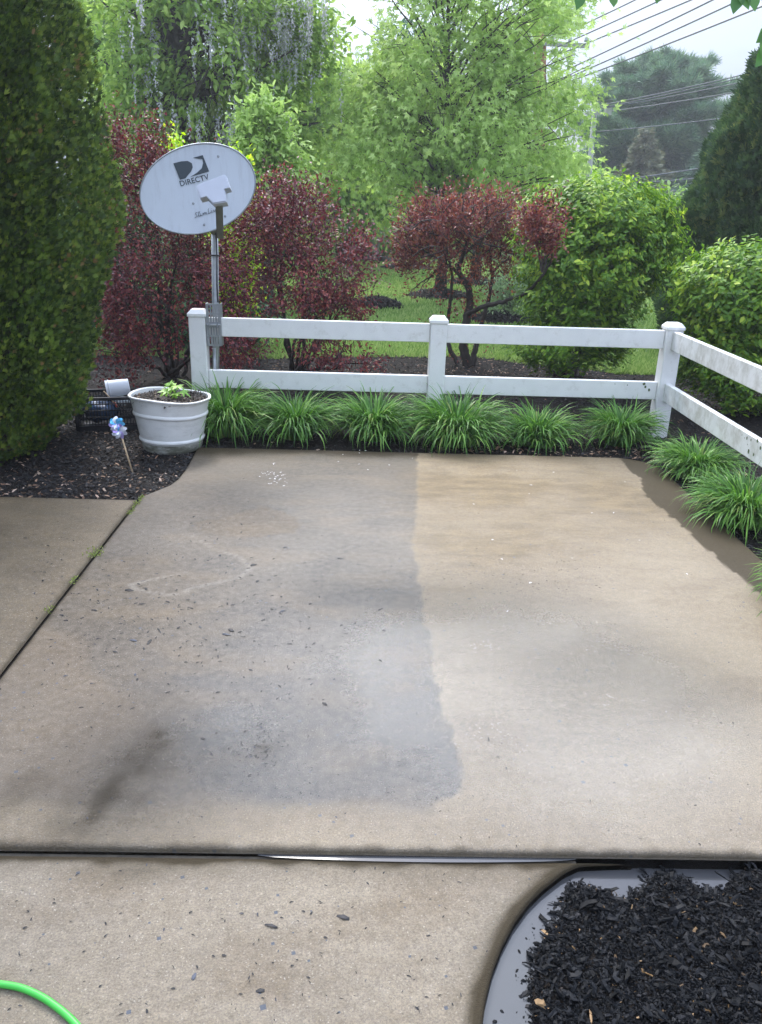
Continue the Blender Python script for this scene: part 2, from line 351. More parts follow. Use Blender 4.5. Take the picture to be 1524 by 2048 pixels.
M['silt'] = plain('brown joint silt', (.07, .058, .042), .7, var=.4, nscale=30)
def shard_mat(name, stops, rough=.65, spec=.35):
    m, n, l = mat(name); a = n.new('ShaderNodeAttribute'); a.attribute_name = 'rnd'; r = ramp(n, stops); r.color_ramp.interpolation = 'LINEAR'
    l.new(a.outputs['Fac'], r.inputs['Fac']); b = n.new('ShaderNodeBsdfPrincipled'); l.new(r.outputs[0], b.inputs['Base Color'])
    b.inputs['Roughness'].default_value = rough; b.inputs['Specular IOR Level'].default_value = spec
    o = n.new('ShaderNodeOutputMaterial'); l.new(b.outputs[0], o.inputs[0]); return m
M['chips'] = shard_mat('black mulch chips', [(0, (.008, .008, .009)), (.6, (.02, .018, .017)), (.93, (.04, .03, .024)), (.965, (.11, .065, .035)), (.985, (.32, .2, .12)), (1, (.45, .34, .25))])
M['wetchips'] = shard_mat('wet black mulch chips', [(0, (.0015, .0017, .002)), (.5, (.0055, .006, .007)), (.95, (.014, .0145, .016)), (.986, (.03, .028, .028)), (.996, (.2, .12, .05)), (1, (.4, .26, .14))], .55, .12)
M['crumbs'] = shard_mat('dark crumbs', [(0, (.008, .008, .009)), (.8, (.022, .02, .022)), (1, (.06, .068, .09))], .6)

# ------------------------------------------------------------------ ground sheet
def grid(name, xs, ys, zf, mat_, parent=None, attrs=None, mask=None):
    X, Y = np.meshgrid(xs, ys, indexing='ij'); Z = zf(X, Y); V = np.stack([X, Y, Z], -1).reshape(-1, 3)
    nx, ny = X.shape; i, j = np.meshgrid(np.arange(nx-1), np.arange(ny-1), indexing='ij')
    F = np.stack([i*ny+j, (i+1)*ny+j, (i+1)*ny+j+1, i*ny+j+1], -1)
    if mask is not None: F = F[mask(.5*(X[:-1, :-1]+X[1:, 1:]), .5*(Y[:-1, :-1]+Y[1:, 1:]))]
    me = np_mesh(name, V, F.reshape(-1, 4), attrs(V) if attrs else None); o = link_mesh(name, me, mat_, parent, True); return o
def sp(a, b, n, p=1.): return a+(b-a)*np.linspace(0, 1, n)**p
tag(grid('ground', np.array([-400., 400]), np.array([-300., 500]), lambda x, y: 0*x-.2, M['mulchbase']), kind='structure')
def lawn_z(x, y):
    P = np.stack([x, y, 0*x], -1); return -.02+.05*(vnoise(P, 6., 3)-.5)*np.clip((y-8)/6, 0, 1)
def lawn_edge(x): return 9.25+.25*np.sin(x*.9+.4)-.35*np.clip(x-1.2, 0, 1.5)
lx = np.concatenate([sp(-300, -12, 12)[:-1], np.linspace(-12, 12, 97), sp(12, 300, 12)[1:]])
t_ = np.concatenate([np.linspace(0, 12, 50), sp(12.5, 400, 24, 2.)])
Xg, Tg = np.meshgrid(lx, t_, indexing='ij'); Yg = lawn_edge(np.clip(Xg, -8, 8))+Tg
Vg = np.stack([Xg, Yg, lawn_z(Xg, Yg)], -1).reshape(-1, 3); ny = len(t_); ii, jj = np.meshgrid(np.arange(len(lx)-1), np.arange(ny-1), indexing='ij')
lawn = link_mesh('lawn', np_mesh('lawn', Vg, np.stack([ii*ny+jj, (ii+1)*ny+jj, (ii+1)*ny+jj+1, ii*ny+jj+1], -1).reshape(-1, 4)), M['lawnbase'], None, True)
tag(lawn, kind='structure')

# ------------------------------------------------------------------ slabs
JX, YF, YN, XR, WZ = -1.305, 5.52, 1.718, 2.06, -.022
def clean_x():   # boundary washed/unwashed, from far to near (ground coords)
    return np.array([gnd(x, y)[:2] for x, y in ((835, 890), (834, 950), (838, 985), (829, 1050), (826, 1105), (838, 1160), (850, 1230), (860, 1300), (874, 1370), (893, 1430), (908, 1490), (921, 1540), (914, 1585), (870, 1607))])
CL = clean_x()[::-1]
def poly_sd(P, poly):
    """signed distance to polygon, positive inside"""
    poly = np.array(poly)[:, :2]; x, y = P[:, 0], P[:, 1]; d = np.full(len(P), 1e9); ins = np.zeros(len(P), bool); n = len(poly)
    for i in range(n):
        a, b = poly[i], poly[(i+1) % n]; e = b-a; t = np.clip(((x-a[0])*e[0]+(y-a[1])*e[1])/(e@e+1e-12), 0, 1)
        d = np.minimum(d, np.hypot(x-a[0]-t*e[0], y-a[1]-t*e[1]))
        c = ((a[1] > y) != (b[1] > y)) & (x < (b[0]-a[0])*(y-a[1])/(b[1]-a[1]+1e-12)+a[0]); ins ^= c
    return np.where(ins, d, -d)
def pxpoly(pts): return np.array([gnd(x, y)[:2] for x, y in pts])
def sstep(a, b, x): t = np.clip((x-a)/(b-a), 0, 1); return t*t*(3-2*t)
def blob(P, px, py, rx, ry):  # soft ellipse on the slab, radii in metres
    c = gnd(px, py); return np.exp(-((P[:, 0]-c[0])/rx)**2-((P[:, 1]-c[1])/ry)**2)
def slab_attrs(kind):
    def f(V, edge):
        P = V.copy(); P[:, 2] = 0; n1 = fbm(P, .25, 5, 4)-.5; n2 = fbm(P, .06, 9, 3)-.5; n3 = fbm(P, .8, 2, 4)
        a = dict(dirty=np.zeros(len(V)), tan=np.zeros(len(V)), pale=np.zeros(len(V)), brown=np.zeros(len(V)), grime=np.zeros(len(V)), wet=np.full(len(V), .5), coarse=np.full(len(V), .4), speck=np.full(len(V), .3))
        if kind == 'main':
            xc = np.interp(P[:, 1], CL[:, 1], CL[:, 0])
            dirty = sstep(.012, -.012, P[:, 0]-xc+n2*.05+n1*.04)
            lowlim = gnd(700, 1612)[1]+.03*n1
            dirty *= sstep(-.05, .06, P[:, 1]-lowlim+n1*.1)*.95+.05
            # lower left: tan, fading into grey towards the right
            tanm = sstep(-.05, .12, poly_sd(P, pxpoly([(-900, 1300), (120, 1230), (330, 1420), (400, 1470), (420, 1600), (450, 1720), (-900, 1720)]))+n1*.2)
            ov = poly_sd(P, pxpoly([(455, 1030), (520, 1012), (575, 1025), (600, 1045), (590, 1065), (520, 1075), (430, 1072), (380, 1060), (390, 1045)]))
            tan2 = sstep(-.02, .03, ov+n2*.06)*.75
            left = sstep(gnd(520, 1250)[0], gnd(250, 1250)[0], P[:, 0]+n1*.5)
            a['tan'] = np.clip(np.maximum(np.maximum(tanm*.8, tan2*.7), left*.3+.15*sstep(.5, .75, n3)*dirty), 0, 1)*dirty
            grey = blob(P, 760, 1500, .45, .28)+blob(P, 540, 1500, .35, .3)
            a['dirty'] = np.clip(dirty*(.92+.25*grey+.4*n1), 0, 1)
            a['tan'] *= 1-np.clip(grey, 0, 1)*.7
            # pale scribble left by a rinse nozzle
            sc = [(385, 1072), (430, 1098), (480, 1115), (502, 1135), (480, 1155), (420, 1168), (375, 1178), (370, 1188), (330, 1190), (270, 1178), (260, 1168), (300, 1160), (370, 1145)]
            q = pxpoly(sc); t = np.linspace(0, len(q)-1, 60); q = np.stack([np.interp(t, range(len(q)), q[:, k]) for k in (0, 1)], -1)
            d = np.min(np.hypot(P[:, None, 0]-q[None, :, 0], P[:, None, 1]-q[None, :, 1]), 1)
            a['pale'] = np.exp(-(d/.012)**2)*.4*(.5+n2+.3)
            # dark jagged wet strip along the right edge; far band: grime plus painted tree reflection
            jag = .035*np.floor((fbm(P*np.array([0, 1, 0]), .16, 4, 2))*6)/2
            xl = np.interp(P[:, 1], [1.7, 3.2, 4.6, 5.5], [2.0, 1.87, 1.78, 1.83])+jag-.05
            strip = sstep(-.006, .006, P[:, 0]-xl+n2*.01)
            a['strip'] = strip
            far = sstep(.26, .0, YF-P[:, 1]+n1*.25)
            a['grime'] = np.clip(strip*.88+.26*sstep(1.9, .2, YF-P[:, 1]+n1*.6)*dirty+far*.6*dirty+far*.25+(blob(P, 470, 915, .3, .1))*.55*(.5+n1*2), 0, .9)  # far terms also paint in the dark of the reflected trees
            a['grime'] = np.maximum(a['grime'], sstep(.03, .0, edge+n2*.03)*.7)
            for (xa, ya, xb, yb, rad, am) in ((315, 1480, 165, 1650, .07, .75), (340, 1470, 250, 1640, .05, .35), (250, 1510, 120, 1640, .045, .3), (290, 1500, 235, 1590, .035, .4), (60, 1560, -40, 1640, .06, .45), (420, 905, 560, 925, .05, .4)):
                ga, gb_ = gnd(xa, ya)[:2], gnd(xb, yb)[:2]; e_ = gb_-ga; tt = np.clip(((P[:, :2]-ga)@e_)/(e_@e_), 0, 1); dd = np.hypot(*(P[:, :2]-ga-tt[:, None]*e_).T)
                a['grime'] = np.maximum(a['grime'], am*np.exp(-((dd+n1*.12)/rad)**2)*(.7+1.6*n2))
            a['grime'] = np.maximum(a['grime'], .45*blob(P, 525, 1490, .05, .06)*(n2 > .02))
            a['brown'] = np.clip((.75*blob(P, 1000, 1090, .55, .35)+.8*blob(P, 930, 980, .4, .4)+.7*blob(P, 1250, 1010, .5, .5)+.35*blob(P, 900, 1178, .12, .03)+.35*sstep(4.2, 5.3, P[:, 1]))*1.2*(1-.6*dirty)*(1+1.8*n1), 0, .92)  # yellow-brown swaths, with the far end's tree reflection painted in as darker brown
            a['wet'] = np.clip(.24+.2*(n3-.5)*2+.1*dirty-.1*sstep(3.8, 5., P[:, 1])+blob(P, 1020, 1330, .8, .62)*.9+blob(P, 1250, 1480, .7, .5)*.45+blob(P, 760, 1650, 1.2, .2)*.2+blob(P, 400, 1510, .3, .4)*.45+blob(P, 230, 1580, .12, .2)*.35-.25*tan2-blob(P, 180, 1200, .5, .7)*.3-.1*far, .08, 1)
            a['coarse'] = np.clip(.25+blob(P, 240, 1560, .3, .4)*1.2+blob(P, 1300, 1330, .6, .35)*.7+blob(P, 900, 1200, .6, .25)*.8, 0, 1.4)
            a['speck'] = .35+.5*sstep(4.5, 3.6, P[:, 1])
            del a['strip']
        elif kind == 'left':
            a['tan'][:] = .6; a['dirty'][:] = .62+n1; a['brown'][:] = .35; a['wet'][:] = .28
            a['grime'] = np.clip(sstep(.03, 0, edge+n2*.02)*.5+.5*sstep(.55, .8, n3+n1*.3), 0, .8); a['speck'][:] = .4; a['coarse'][:] = .3
        else:
            a['dirty'][:] = .12+.2*n1; a['pale'][:] = .22; a['tan'][:] = .1; a['wet'][:] = .3+n1*.3; a['speck'][:] = 1.
            bedd = edge
            a['grime'] = np.clip(sstep(.045, .0, edge+n2*.035)*.95+.35*sstep(.12, 0, edge+n1*.08)+.4*blob(P, 270, 1735, .12, .03), 0, .95); a['coarse'][:] = .55
        return a
    return f
def slab(name, rows_y, xl, xr, zt, kind, ncol, re=.012, grid_step=None):
    """rows over y, columns between xl(y) and xr(y), rounded rim, skirt down"""
    e = np.array([0, .0012, .004, .008, .013, .02])
    ys = np.array(rows_y); L = np.array([xl(y) for y in ys]); Rr = np.array([xr(y) for y in ys])
    u = np.linspace(0, 1, ncol)
    inner = L[:, None]+.03+(Rr-L-.06)[:, None]*u[None]
    X = np.concatenate([L[:, None]+e[None], inner, Rr[:, None]-e[::-1][None]], 1); Y = np.repeat(ys[:, None], X.shape[1], 1)
    # true distance to the outline
    out = np.array([(x, y) for x, y in zip(L, ys)]+[(x, y) for x, y in zip(Rr[::-1], ys[::-1])])
    P = np.stack([X, Y, 0*X], -1).reshape(-1, 3)
    keep = np.concatenate([[0], np.where(np.hypot(*np.diff(out, axis=0).T) > 1e-4)[0]+1]); out = out[keep]
    # thin out collinear runs for speed
    thin = [out[0]]
    for i in range(1, len(out)-1):
        a, b, c = thin[-1], out[i], out[i+1]
        cr = (b[0]-a[0])*(c[1]-a[1])-(b[1]-a[1])*(c[0]-a[0])
        if abs(cr) > 2e-5: thin.append(b)
    thin.append(out[-1])
    d = np.abs(poly_sd(P, np.array(thin)))
    # ignore "edges" that lie outside the view on purpose? none
    z = np.where(d < re, -(re-np.sqrt(np.maximum(re**2-(re-d)**2, 0))), 0)+zt
    z += (fbm(P, .35, 21, 2)-.5)*.0035
    V = P.copy(); V[:, 2] = z
    nr, nc = X.shape; i, j = np.meshgrid(np.arange(nr-1), np.arange(nc-1), indexing='ij')
    F = np.stack([i*nc+j, i*nc+j+1, (i+1)*nc+j+1, (i+1)*nc+j], -1).reshape(-1, 4)
    ring = list(range(nc))+[r*nc+nc-1 for r in range(1, nr)]+list(range(nr*nc-2, (nr-1)*nc-1, -1))+[r*nc for r in range(nr-2, 0, -1)]
    base = len(V); sk = V[ring].copy(); sk[:, 2] = zt-.14; V2 = np.vstack([V, sk]); k = len(ring)
    F2 = np.array([(ring[q], base+q, base+(q+1) % k, ring[(q+1) % k]) for q in range(k)])
    at_ = slab_attrs(kind)(V, d)
    at_ = {n: np.concatenate([v, v[ring]*0+(.8 if n == 'grime' else v[ring])]) for n, v in at_.items()}
    o = link_mesh(name, np_mesh(name, V2, np.vstack([F, F2[:, ::-1]]), at_), M['concrete'], None, True)
    tag(o, kind='structure'); return o, out
cornerL = pxpoly([(290, 992), (315, 982), (345, 970), (362, 957), (374, 942), (386, 922), (396, 903), (401, 893)])
def xl_main(y): return JX if y < cornerL[0, 1] else float(np.interp(y, cornerL[:, 1], JX+(cornerL[:, 0]-cornerL[0, 0])))
def xr_main(y):
    d = YF-y; r = .28
    return XR-(r-math.sqrt(max(r*r-(r-d)**2, 0)) if d < r else 0)
def rows(a, b, step, fine=.0): 
    e = [0, .0012, .004, .008, .013, .02]
    return [a+x for x in e]+list(np.arange(a+.03, b-.03, step))+[b-x for x in e[::-1]]
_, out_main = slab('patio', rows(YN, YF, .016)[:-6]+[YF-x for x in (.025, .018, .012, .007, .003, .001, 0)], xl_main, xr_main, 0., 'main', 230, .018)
_, out_left = slab('side_path', rows(-.6, 4.42, .03), lambda y: -5., lambda y: JX-.014, -.002, 'left', 110)
bc = np.array([gnd(x, y, WZ)[:2] for x, y in ((948, 2300), (958, 2120), (965, 2048), (972, 1995), (985, 1940), (1004, 1890), (1029, 1842), (1060, 1800), (1095, 1766), (1130, 1741), (1160, 1727), (1200, 1718.5), (1300, 1715), (2300, 1713))])
bc = bc[np.argsort(bc[:, 1])]
WY = YN-.006
bc = np.vstack([bc[bc[:, 1] < WY-.002], [[gnd(1235, 1716, WZ)[0], WY-.0006], [gnd(1262, 1716, WZ)[0], WY]]])
# smooth the kerb curve
def xr_walk(y): return float(np.interp(y, bc[:, 1], bc[:, 0]))
wy = rows(-.6, WY-.05, .016)[:-6]+list(WY-.05*(1-np.linspace(0, 1, 24))**1.3)
_, out_walk = slab('walkway', wy, lambda y: -5., xr_walk, WZ, 'walk', 300)

def in_slab(P, g=0.):
    return (poly_sd(P, out_main) > -g) | (poly_sd(P, out_left[::1]) > -g) | (poly_sd(P, out_walk) > -g)

# ------------------------------------------------------------------ mulch
def mz(x, y):
    P = np.stack([x, y, 0*x], -1); return -.03+.035*(fbm(P, .35, 31, 3)-.5)+.02*np.clip((y-6.3)/2, 0, 1)
bedm = grid('mulch_bed', np.linspace(-7, 7.5, 200), np.linspace(1.72, 9.6, 120), mz, M['mulchbase'],
            mask=lambda x, y: (y > lawn_edge(np.clip(x, -8, 8))-9.6+0) & (y < lawn_edge(np.clip(x, -8, 8))+.12) & ~((x < 1.95) & (x > -1.1) & (y < 5.4)) & ~((x < -1.1) & (y < 4.3)))
tag(bedm, kind='structure')
T_shard = (np.array([(0, -.14, -.04), (0.04, .16, -.02), (.05, .02, .1), (.45, .2, .1), (.5, -.22, .08), (1, .06, -.02), (.95, -.1, .03)]),
           [(0, 4, 2, 2), (2, 4, 3, 3), (1, 2, 3, 3), (4, 6, 3, 3), (3, 6, 5, 5)])
T_plank0 = (np.array([(0, -.12, 0), (.06, .13, 0), (.94, .15, .01), (1, -.08, .0), (.02, -.10, .07), (.1, .11, .08), (.9, .12, .07), (.93, -.07, .08), (.5, .17, .03), (.5, .13, .11), (.5, -.15, .02), (.5, -.12, .1)]),
           [(4, 11, 9, 5), (11, 7, 6, 9), (0, 10, 11, 4), (10, 3, 7, 11), (5, 9, 8, 1), (9, 6, 2, 8), (3, 2, 6, 7), (0, 4, 5, 1)])
def plankv(seed):
    r_ = np.random.default_rng(seed); V = T_plank0[0].copy(); V += r_.normal(0, .035, V.shape); bend = r_.normal(0, .22); V[:, 1] += bend*(V[:, 0]-.5)**2*1.6; V[:, 2] += r_.normal(0, .12)*(V[:, 0]-.5)**2
    V[[3, 7], 0] += r_.uniform(-.3, .1); V[[0, 4], 0] += r_.uniform(-.1, .25); return (V, T_plank0[1])
T_plank = [plankv(s) for s in range(9)]
def shards(*a, **k):
    o = shards_(*a, **k); o.data.shade_flat(); return o
def shards_(name, P, smin, smax, mat_, parent=None, T=None, tilt=.35, bias=0, pw=2.2, wf=1.):
    n = len(P); a = R.random(n)*2*math.pi
    D = np.stack([np.cos(a), np.sin(a), R.normal(0, tilt, n)], -1); N = np.stack([R.normal(0, tilt, n), R.normal(0, tilt, n), np.ones(n)], -1)
    size = smin+(smax-smin)*R.random(n)**pw
    if isinstance(T, list):     # several chip shapes mixed in one mesh
        g_ = R.integers(0, len(T), n); TV = np.stack([t[0] for t in T])[g_]; Dn = nrm(D); Sd = nrm(np.cross(N, Dn)); N2 = np.cross(Dn, Sd); wd = (wf*R.uniform(.45, 1.7, n))[:, None, None]; s3 = size[:, None, None]
        V = P[:, None]+s3*(TV[..., 0:1]*Dn[:, None]+wd*TV[..., 1:2]*Sd[:, None]+wd*TV[..., 2:3]*N2[:, None]); k = TV.shape[1]
        F = (np.array(T[0][1])[None]+(np.arange(n)*k)[:, None, None]).reshape(-1, 4)
        return link_mesh(name, np_mesh(name, V.reshape(-1, 3), F, {'rnd': np.repeat(np.clip(R.random(n)+bias, 0, 1), k)}), mat_, parent)
    return cloud(name, mat_, P, D, N, size, T or T_shard, parent, np.clip(R.random(n)+bias, 0, 1), .55*wf+.8*wf*R.random(n))
def scat(n, x0, x1, y0, y1, zf, dens=None):
    P = np.stack([R.uniform(x0, x1, n), R.uniform(y0, y1, n), np.zeros(n)], -1)
    keep = ~in_slab(P, -.004)&(P[:, 1] < lawn_edge(np.clip(P[:, 0], -8, 8))+.05)
    if dens is not None: keep &= R.random(n) < dens(P)
    P = P[keep]; P[:, 2] = zf(P[:, 0], P[:, 1])+R.uniform(0, .012, len(P)); return P
P = np.vstack([scat(26000, -3.6, -1.0, 4.38, 6.8, mz), scat(42000, -4.5, 6, 5.4, 9.6, mz), scat(9000, 1.9, 3.4, 2.8, 6.3, mz)])
tag(shards('mulch_chips', P, .01, .042, M['chips'], T=T_plank), 'dark bark mulch chips around the patio and under the fence', 'mulch', kind='stuff')
# pale dry scraps scattered in the left bed
P = scat(420, -2.6, -1.1, 4.4, 5.5, mz, lambda p: .35+.65*(p[:, 1] < 4.9)); P[:, 2] += .012
P2 = scat(260, .4, 2.3, 5.5, 5.85, mz); P2[:, 2] += .012
P3 = scat(500, -1, 2.6, 8.2, 9.3, mz); P3[:, 2] += .015
M['scraps'] = shard_mat('dry leaf scraps', [(0, (.12, .06, .035)), (.6, (.3, .18, .11)), (1, (.5, .37, .28))])
tag(shards('leaf_scraps', np.vstack([P, P2, P3]), .012, .04, M['scraps'], pw=1.6), 'pale dry leaf scraps scattered over the dark mulch', 'leaf scraps', kind='stuff')

# near bed, bottom right
def bed_edge_d(P): return np.minimum(-poly_sd(P, out_walk), WY+.016-P[:, 1])
def nz_(x, y):
    sh = x.shape; P = np.stack([x.ravel(), y.ravel(), 0*x.ravel()], -1); d = bed_edge_d(P)
    bank = .028+.12*(fbm(P, .13, 41, 4)-.42)*2
    topside = sstep(.4, .2, WY-P[:, 1])*sstep(.5, .62, P[:, 0]) # narrower pool along the top
    holes = np.exp(-((P[:, 0]-gnd(1235, 1735)[0])/.1)**2)+np.exp(-((P[:, 0]-gnd(1430, 1733)[0])/.075)**2)
    bank = bank*(1-topside*.9)+topside*(-.03+.1*np.clip(holes, 0, 1))
    z = -.08+.053*sstep(0, 1, (d-bank+.06)/.17)+.02*(fbm(P, .09, 44, 3)-.5)+.03*sstep(.1, .5, d)
    return z.reshape(sh)
nb = grid('front_mulch_bed', np.linspace(.05, 2.6, 150), np.linspace(-.6, WY+.014, 140), nz_, M['mulchbase']); tag(nb, kind='structure')
n = 85000; P = np.stack([R.uniform(.1, 2.1, n), R.uniform(.9, WY+.01, n), np.zeros(n)], -1); P = P[bed_edge_d(P) > .012]
P[:, 2] = nz_(P[:, 0], P[:, 1]); P = P[P[:, 2] > -.053+R.normal(0, .006, len(P))]; P[:, 2] += R.uniform(-.004, .012, len(P))
tag(shards('wet_mulch_chips', np.vstack([P[::3], P[1::3]+[0, 0, -.004]]), .005, .034, M['wetchips'], tilt=.35, pw=2.6, wf=.8, T=T_plank), 'wet black bark mulch filling the rounded bed by the walkway', 'mulch', kind='stuff')
wm = MB(); 
tag(grid('puddle', np.array([.05, 2.6]), np.array([-.6, WY+.012]), lambda x, y: 0*x-.05, M['water']), kind='structure')
q_ = P[2::3]; q_ = np.repeat(q_, 4, 0)+R.normal(0, .006, (len(q_)*4, 3))*[1, 1, .3]
tag(shards('mulch_fines', q_, .003, .012, M['wetchips'], tilt=.6, pw=1.2, wf=1.3, T=T_plank), 'fine black bark crumbs between the larger chips of the rounded bed', 'mulch', kind='stuff')
q_ = P[::90]+[0, 0, .006]
tag(shards('mulch_bark', q_, .022, .046, M['wetchips'], tilt=.35, pw=1.5, wf=.9, bias=-.03, T=T_plank), 'larger flat bark pieces lying on top of the rounded bed', 'mulch', kind='stuff')
# floating bits
P = []
for _ in range(150):
    a = R.uniform(.95, 1.66); x = xr_walk(a)+.012+.11*R.random()**.55; P.append((x, a, -.049))
tag(shards('floating_bits', np.array(P), .003, .016, M['wetchips'], tilt=.05, wf=1.3), 'tiny bark bits floating on the puddle beside the kerb', 'bark bits', kind='stuff')
# water in the joint between patio and walkway
c0 = grid('gutter_water', np.linspace(gnd(515, 1718, WZ)[0], gnd(1150, 1718, WZ)[0], 40), np.array([0., 1.]), lambda x, y: 0*x-.02, M['water'])
me = c0.data
for v in me.vertices:
    x = v.co.x; t = (x-gnd(515, 1718)[0])/(gnd(1150, 1718)[0]-gnd(515, 1718)[0]); wdt = .016*math.sin(math.pi*max(0, min(1, t)))**.6
    v.co.y = YN-.001 if v.co.y > .5 else YN-.004-wdt
    v.co.z = WZ+.0035
tag(c0, kind='structure')
tag(grid('joint_silt', np.array([-5., gnd(1150, 1716, WZ)[0]]), np.array([WY-.01, YN+.01]), lambda x, y: 0*x-.027, M['silt']), kind='structure')
tag(grid('joint_soil', np.array([JX-.03, JX+.02]), np.array([-.6, 4.45]), lambda x, y: 0*x-.022, M['mulchbase']), kind='structure')

# crumbs lying on the concrete
def on_slab(px, py): p = gnd(px, py, 0.001 if py < 1700 else WZ+.001); return p
pts = []; 
big = [(560, 1224), (445, 1268), (436, 1310), (645, 1405), (675, 1117), (500, 1132), (498, 1127), (128, 1232), (137, 1241), (195, 1222), (315, 1257), (275, 1282), (302, 1279), (354, 1258), (467, 1263), (385, 1035), (380, 1047), (484, 1063), (436, 1076), (440, 1113), (566, 1096), (512, 1165), (294, 1180), (250, 1180), (340, 1205), (620, 1370), (530, 1980), (556, 1855), (385, 1960), (700, 1838), (978, 1483), (350, 1190)]
for x, y in big: pts.append((on_slab(x, y), .034))
for _ in range(420):
    x, y = R.normal(360, 210), R.normal(1210, 95)
    if 30 < x < 820: pts.append((on_slab(x, y), .017))
for _ in range(300):
    pts.append((on_slab(R.uniform(0, 1500), R.uniform(1000, 1690)), .009))
for _ in range(70): pts.append((on_slab(R.normal(520, 22), R.normal(1495, 25)), .011))
for _ in range(160): pts.append((on_slab(R.uniform(840, 1200), R.normal(1150, 30)), .010))
for _ in range(150):
    x, y = R.uniform(0, 1000), R.uniform(1725, 2040)
    if y < 1960 or x < 950: pts.append((on_slab(x, y), .010))
Pc = np.array([p for p, s_ in pts]); ss = np.array([s_ for p, s_ in pts])*(.5+R.random(len(pts))*.7)
ok = in_slab(Pc, -.01); Pc, ss = Pc[ok], ss[ok]; n = len(Pc); a = R.random(n)*6.28
tag(cloud('mulch_crumbs', M['crumbs'], Pc, np.stack([np.cos(a), np.sin(a), 0*a], -1), np.tile([0, 0, 1.], (n, 1)), ss, T_shard, None, None, .35+.9*R.random(n)), 'small dark mulch crumbs strewn over the concrete', 'mulch crumbs', kind='stuff')
M['petal'] = plain('white petal', (.75, .72, .7), .6)
Pp = np.array([on_slab(R.normal(552, 16), R.normal(950, 10)) for _ in range(34)]+[on_slab(R.uniform(640, 800), R.uniform(900, 940)) for _ in range(8)]+[on_slab(R.normal(1190, 200), R.normal(1050, 70)) for _ in range(16)]); n = len(Pp); a = R.random(n)*6.28
tag(cloud('fallen_petals', M['petal'], Pp+np.array([0, 0, .002]), np.stack([np.cos(a), np.sin(a), 0*a], -1), np.tile([0, 0, 1.], (n, 1)), .008+.009*R.random(n), T_shard), 'tiny white petals dropped on the patio', 'petals', kind='stuff')

# ------------------------------------------------------------------ lawn grass
M['grass'] = leafmat('lawn grass', [(0, (.11, .185, .045)), (.5, (.18, .275, .075)), (1, (.3, .36, .13))], .6, .35, .25, .6)
def tuftpts():
    n = 150000; t = R.random(n)**1.6; x = R.uniform(-1, 1, n); y = 8.7+t*20; X = x*(y*.52)+.2
    P = np.stack([X, y, 0*X], -1); return P[y > lawn_edge(np.clip(X, -8, 8))-.02]
P = tuftpts(); P[:, 2] = lawn_z(P[:, 0], P[:, 1])
rings = [(*gnd(880, 592)[:2], .62), (*gnd(950, 567)[:2], .75), (*gnd(750, 521)[:2], .85), (*gnd(815, 537)[:2], .85), (*gnd(755, 610)[:2], .45), (*gnd(1000, 640)[:2], .5)]
for (x, y, r) in rings: P = P[np.hypot(P[:, 0]-x, P[:, 1]-y) > r]
n = len(P); D = np.stack([R.normal(0, .45, n), R.normal(0, .45, n), np.ones(n)], -1); N = np.stack([R.normal(0, .3, n), -np.ones(n), R.normal(0, .2, n)], -1)
T_bl = (np.array([(0, -.09, 0), (0, .09, 0), (.55, .06, .06), (1, 0, .2)]), [(0, 1, 2, 3)])
tag(cloud('grass', M['grass'], P, D, N, (.045+.03*R.random(n))*(1+.03*(P[:, 1]-9)), T_bl, None, None, 1.2+P[:, 1]*.05), 'mown green grass of the lawn behind the fence', 'grass', kind='stuff')
for i, (x, y, r) in enumerate(rings):
    rr = np.linspace(0, r*1.05, 9); m_ = MB(); m_.lathe([(q+.0001, .14*(1-(q/r)**2) if q < r else -.02) for q in rr], (x, y, 0), 36, 1, .9)
    o = m_.build('mulch_mound', M['mulchbase'], None, True); tag(o, kind='structure')
    q = R.random(1500)**.5*r; a = R.random(1500)*6.28; Pm = np.stack([x+q*np.cos(a), y+.9*q*np.sin(a), .14*(1-(q/r)**2)], -1)
    sh = shards('mound_chips', Pm, .03, .09, M['chips'], o, bias=-.03); 
    tag(sh, kind='stuff')
# ------------------------------------------------------------------ fence
FY, FX, FS = 6.265, -1.292, 1.83
FH = .869
fen = empty('vinyl_fence', (FX, FY, 0), 'white two-rail vinyl fence with square capped posts turning a corner behind the patio', 'fence')
hw = .063
def post(x, y, h=FH, mt='vinyl'):
    b = MB(); b.box((x, y, (h-.055)/2-.05), (hw, hw, (h-.055)/2+.05), bev=.006); p = b.build('post', M[mt], fen)
    c = MB(); c.box((x, y, h-.042), (hw+.007, hw+.007, .014), bev=.004)
    c.add([(x+sx*(hw+.003), y+sy*(hw+.003), h-.029) for sx, sy in ((-1, -1), (1, -1), (1, 1), (-1, 1))]+[(x+sx*.045, y+sy*.045, h-.004) for sx, sy in ((-1, -1), (1, -1), (1, 1), (-1, 1))],
          [(4, 5, 6, 7), (0, 1, 5, 4), (1, 2, 6, 5), (2, 3, 7, 6), (3, 0, 4, 7)])
    c.build('cap', M[mt], p); return p
PX = [at(395, 611, FY)[0], at(871, 632, FY)[0], at(1348, 648, FY)[0]]
PX = [PX[0], (PX[0]+PX[2])/2+.012, PX[2]]
for x in PX: post(x, FY)
post(PX[2], FY-2.44)
zt, zb = at(650, 635, FY)[2]-.072, at(650, 758, FY)[2]-.066
zt = at(1100, 673, FY-.02)[2]; zb = at(1100, 776, FY-.02)[2]
for k in range(2):
    for z in (zt, zb):
        b = MB(); b.box(((PX[k]+PX[k+1])/2, FY, z), ((PX[k+1]-PX[k])/2-hw-.0015, .021, .07), bev=.004); b.build('rail', M['vinyl'], fen)
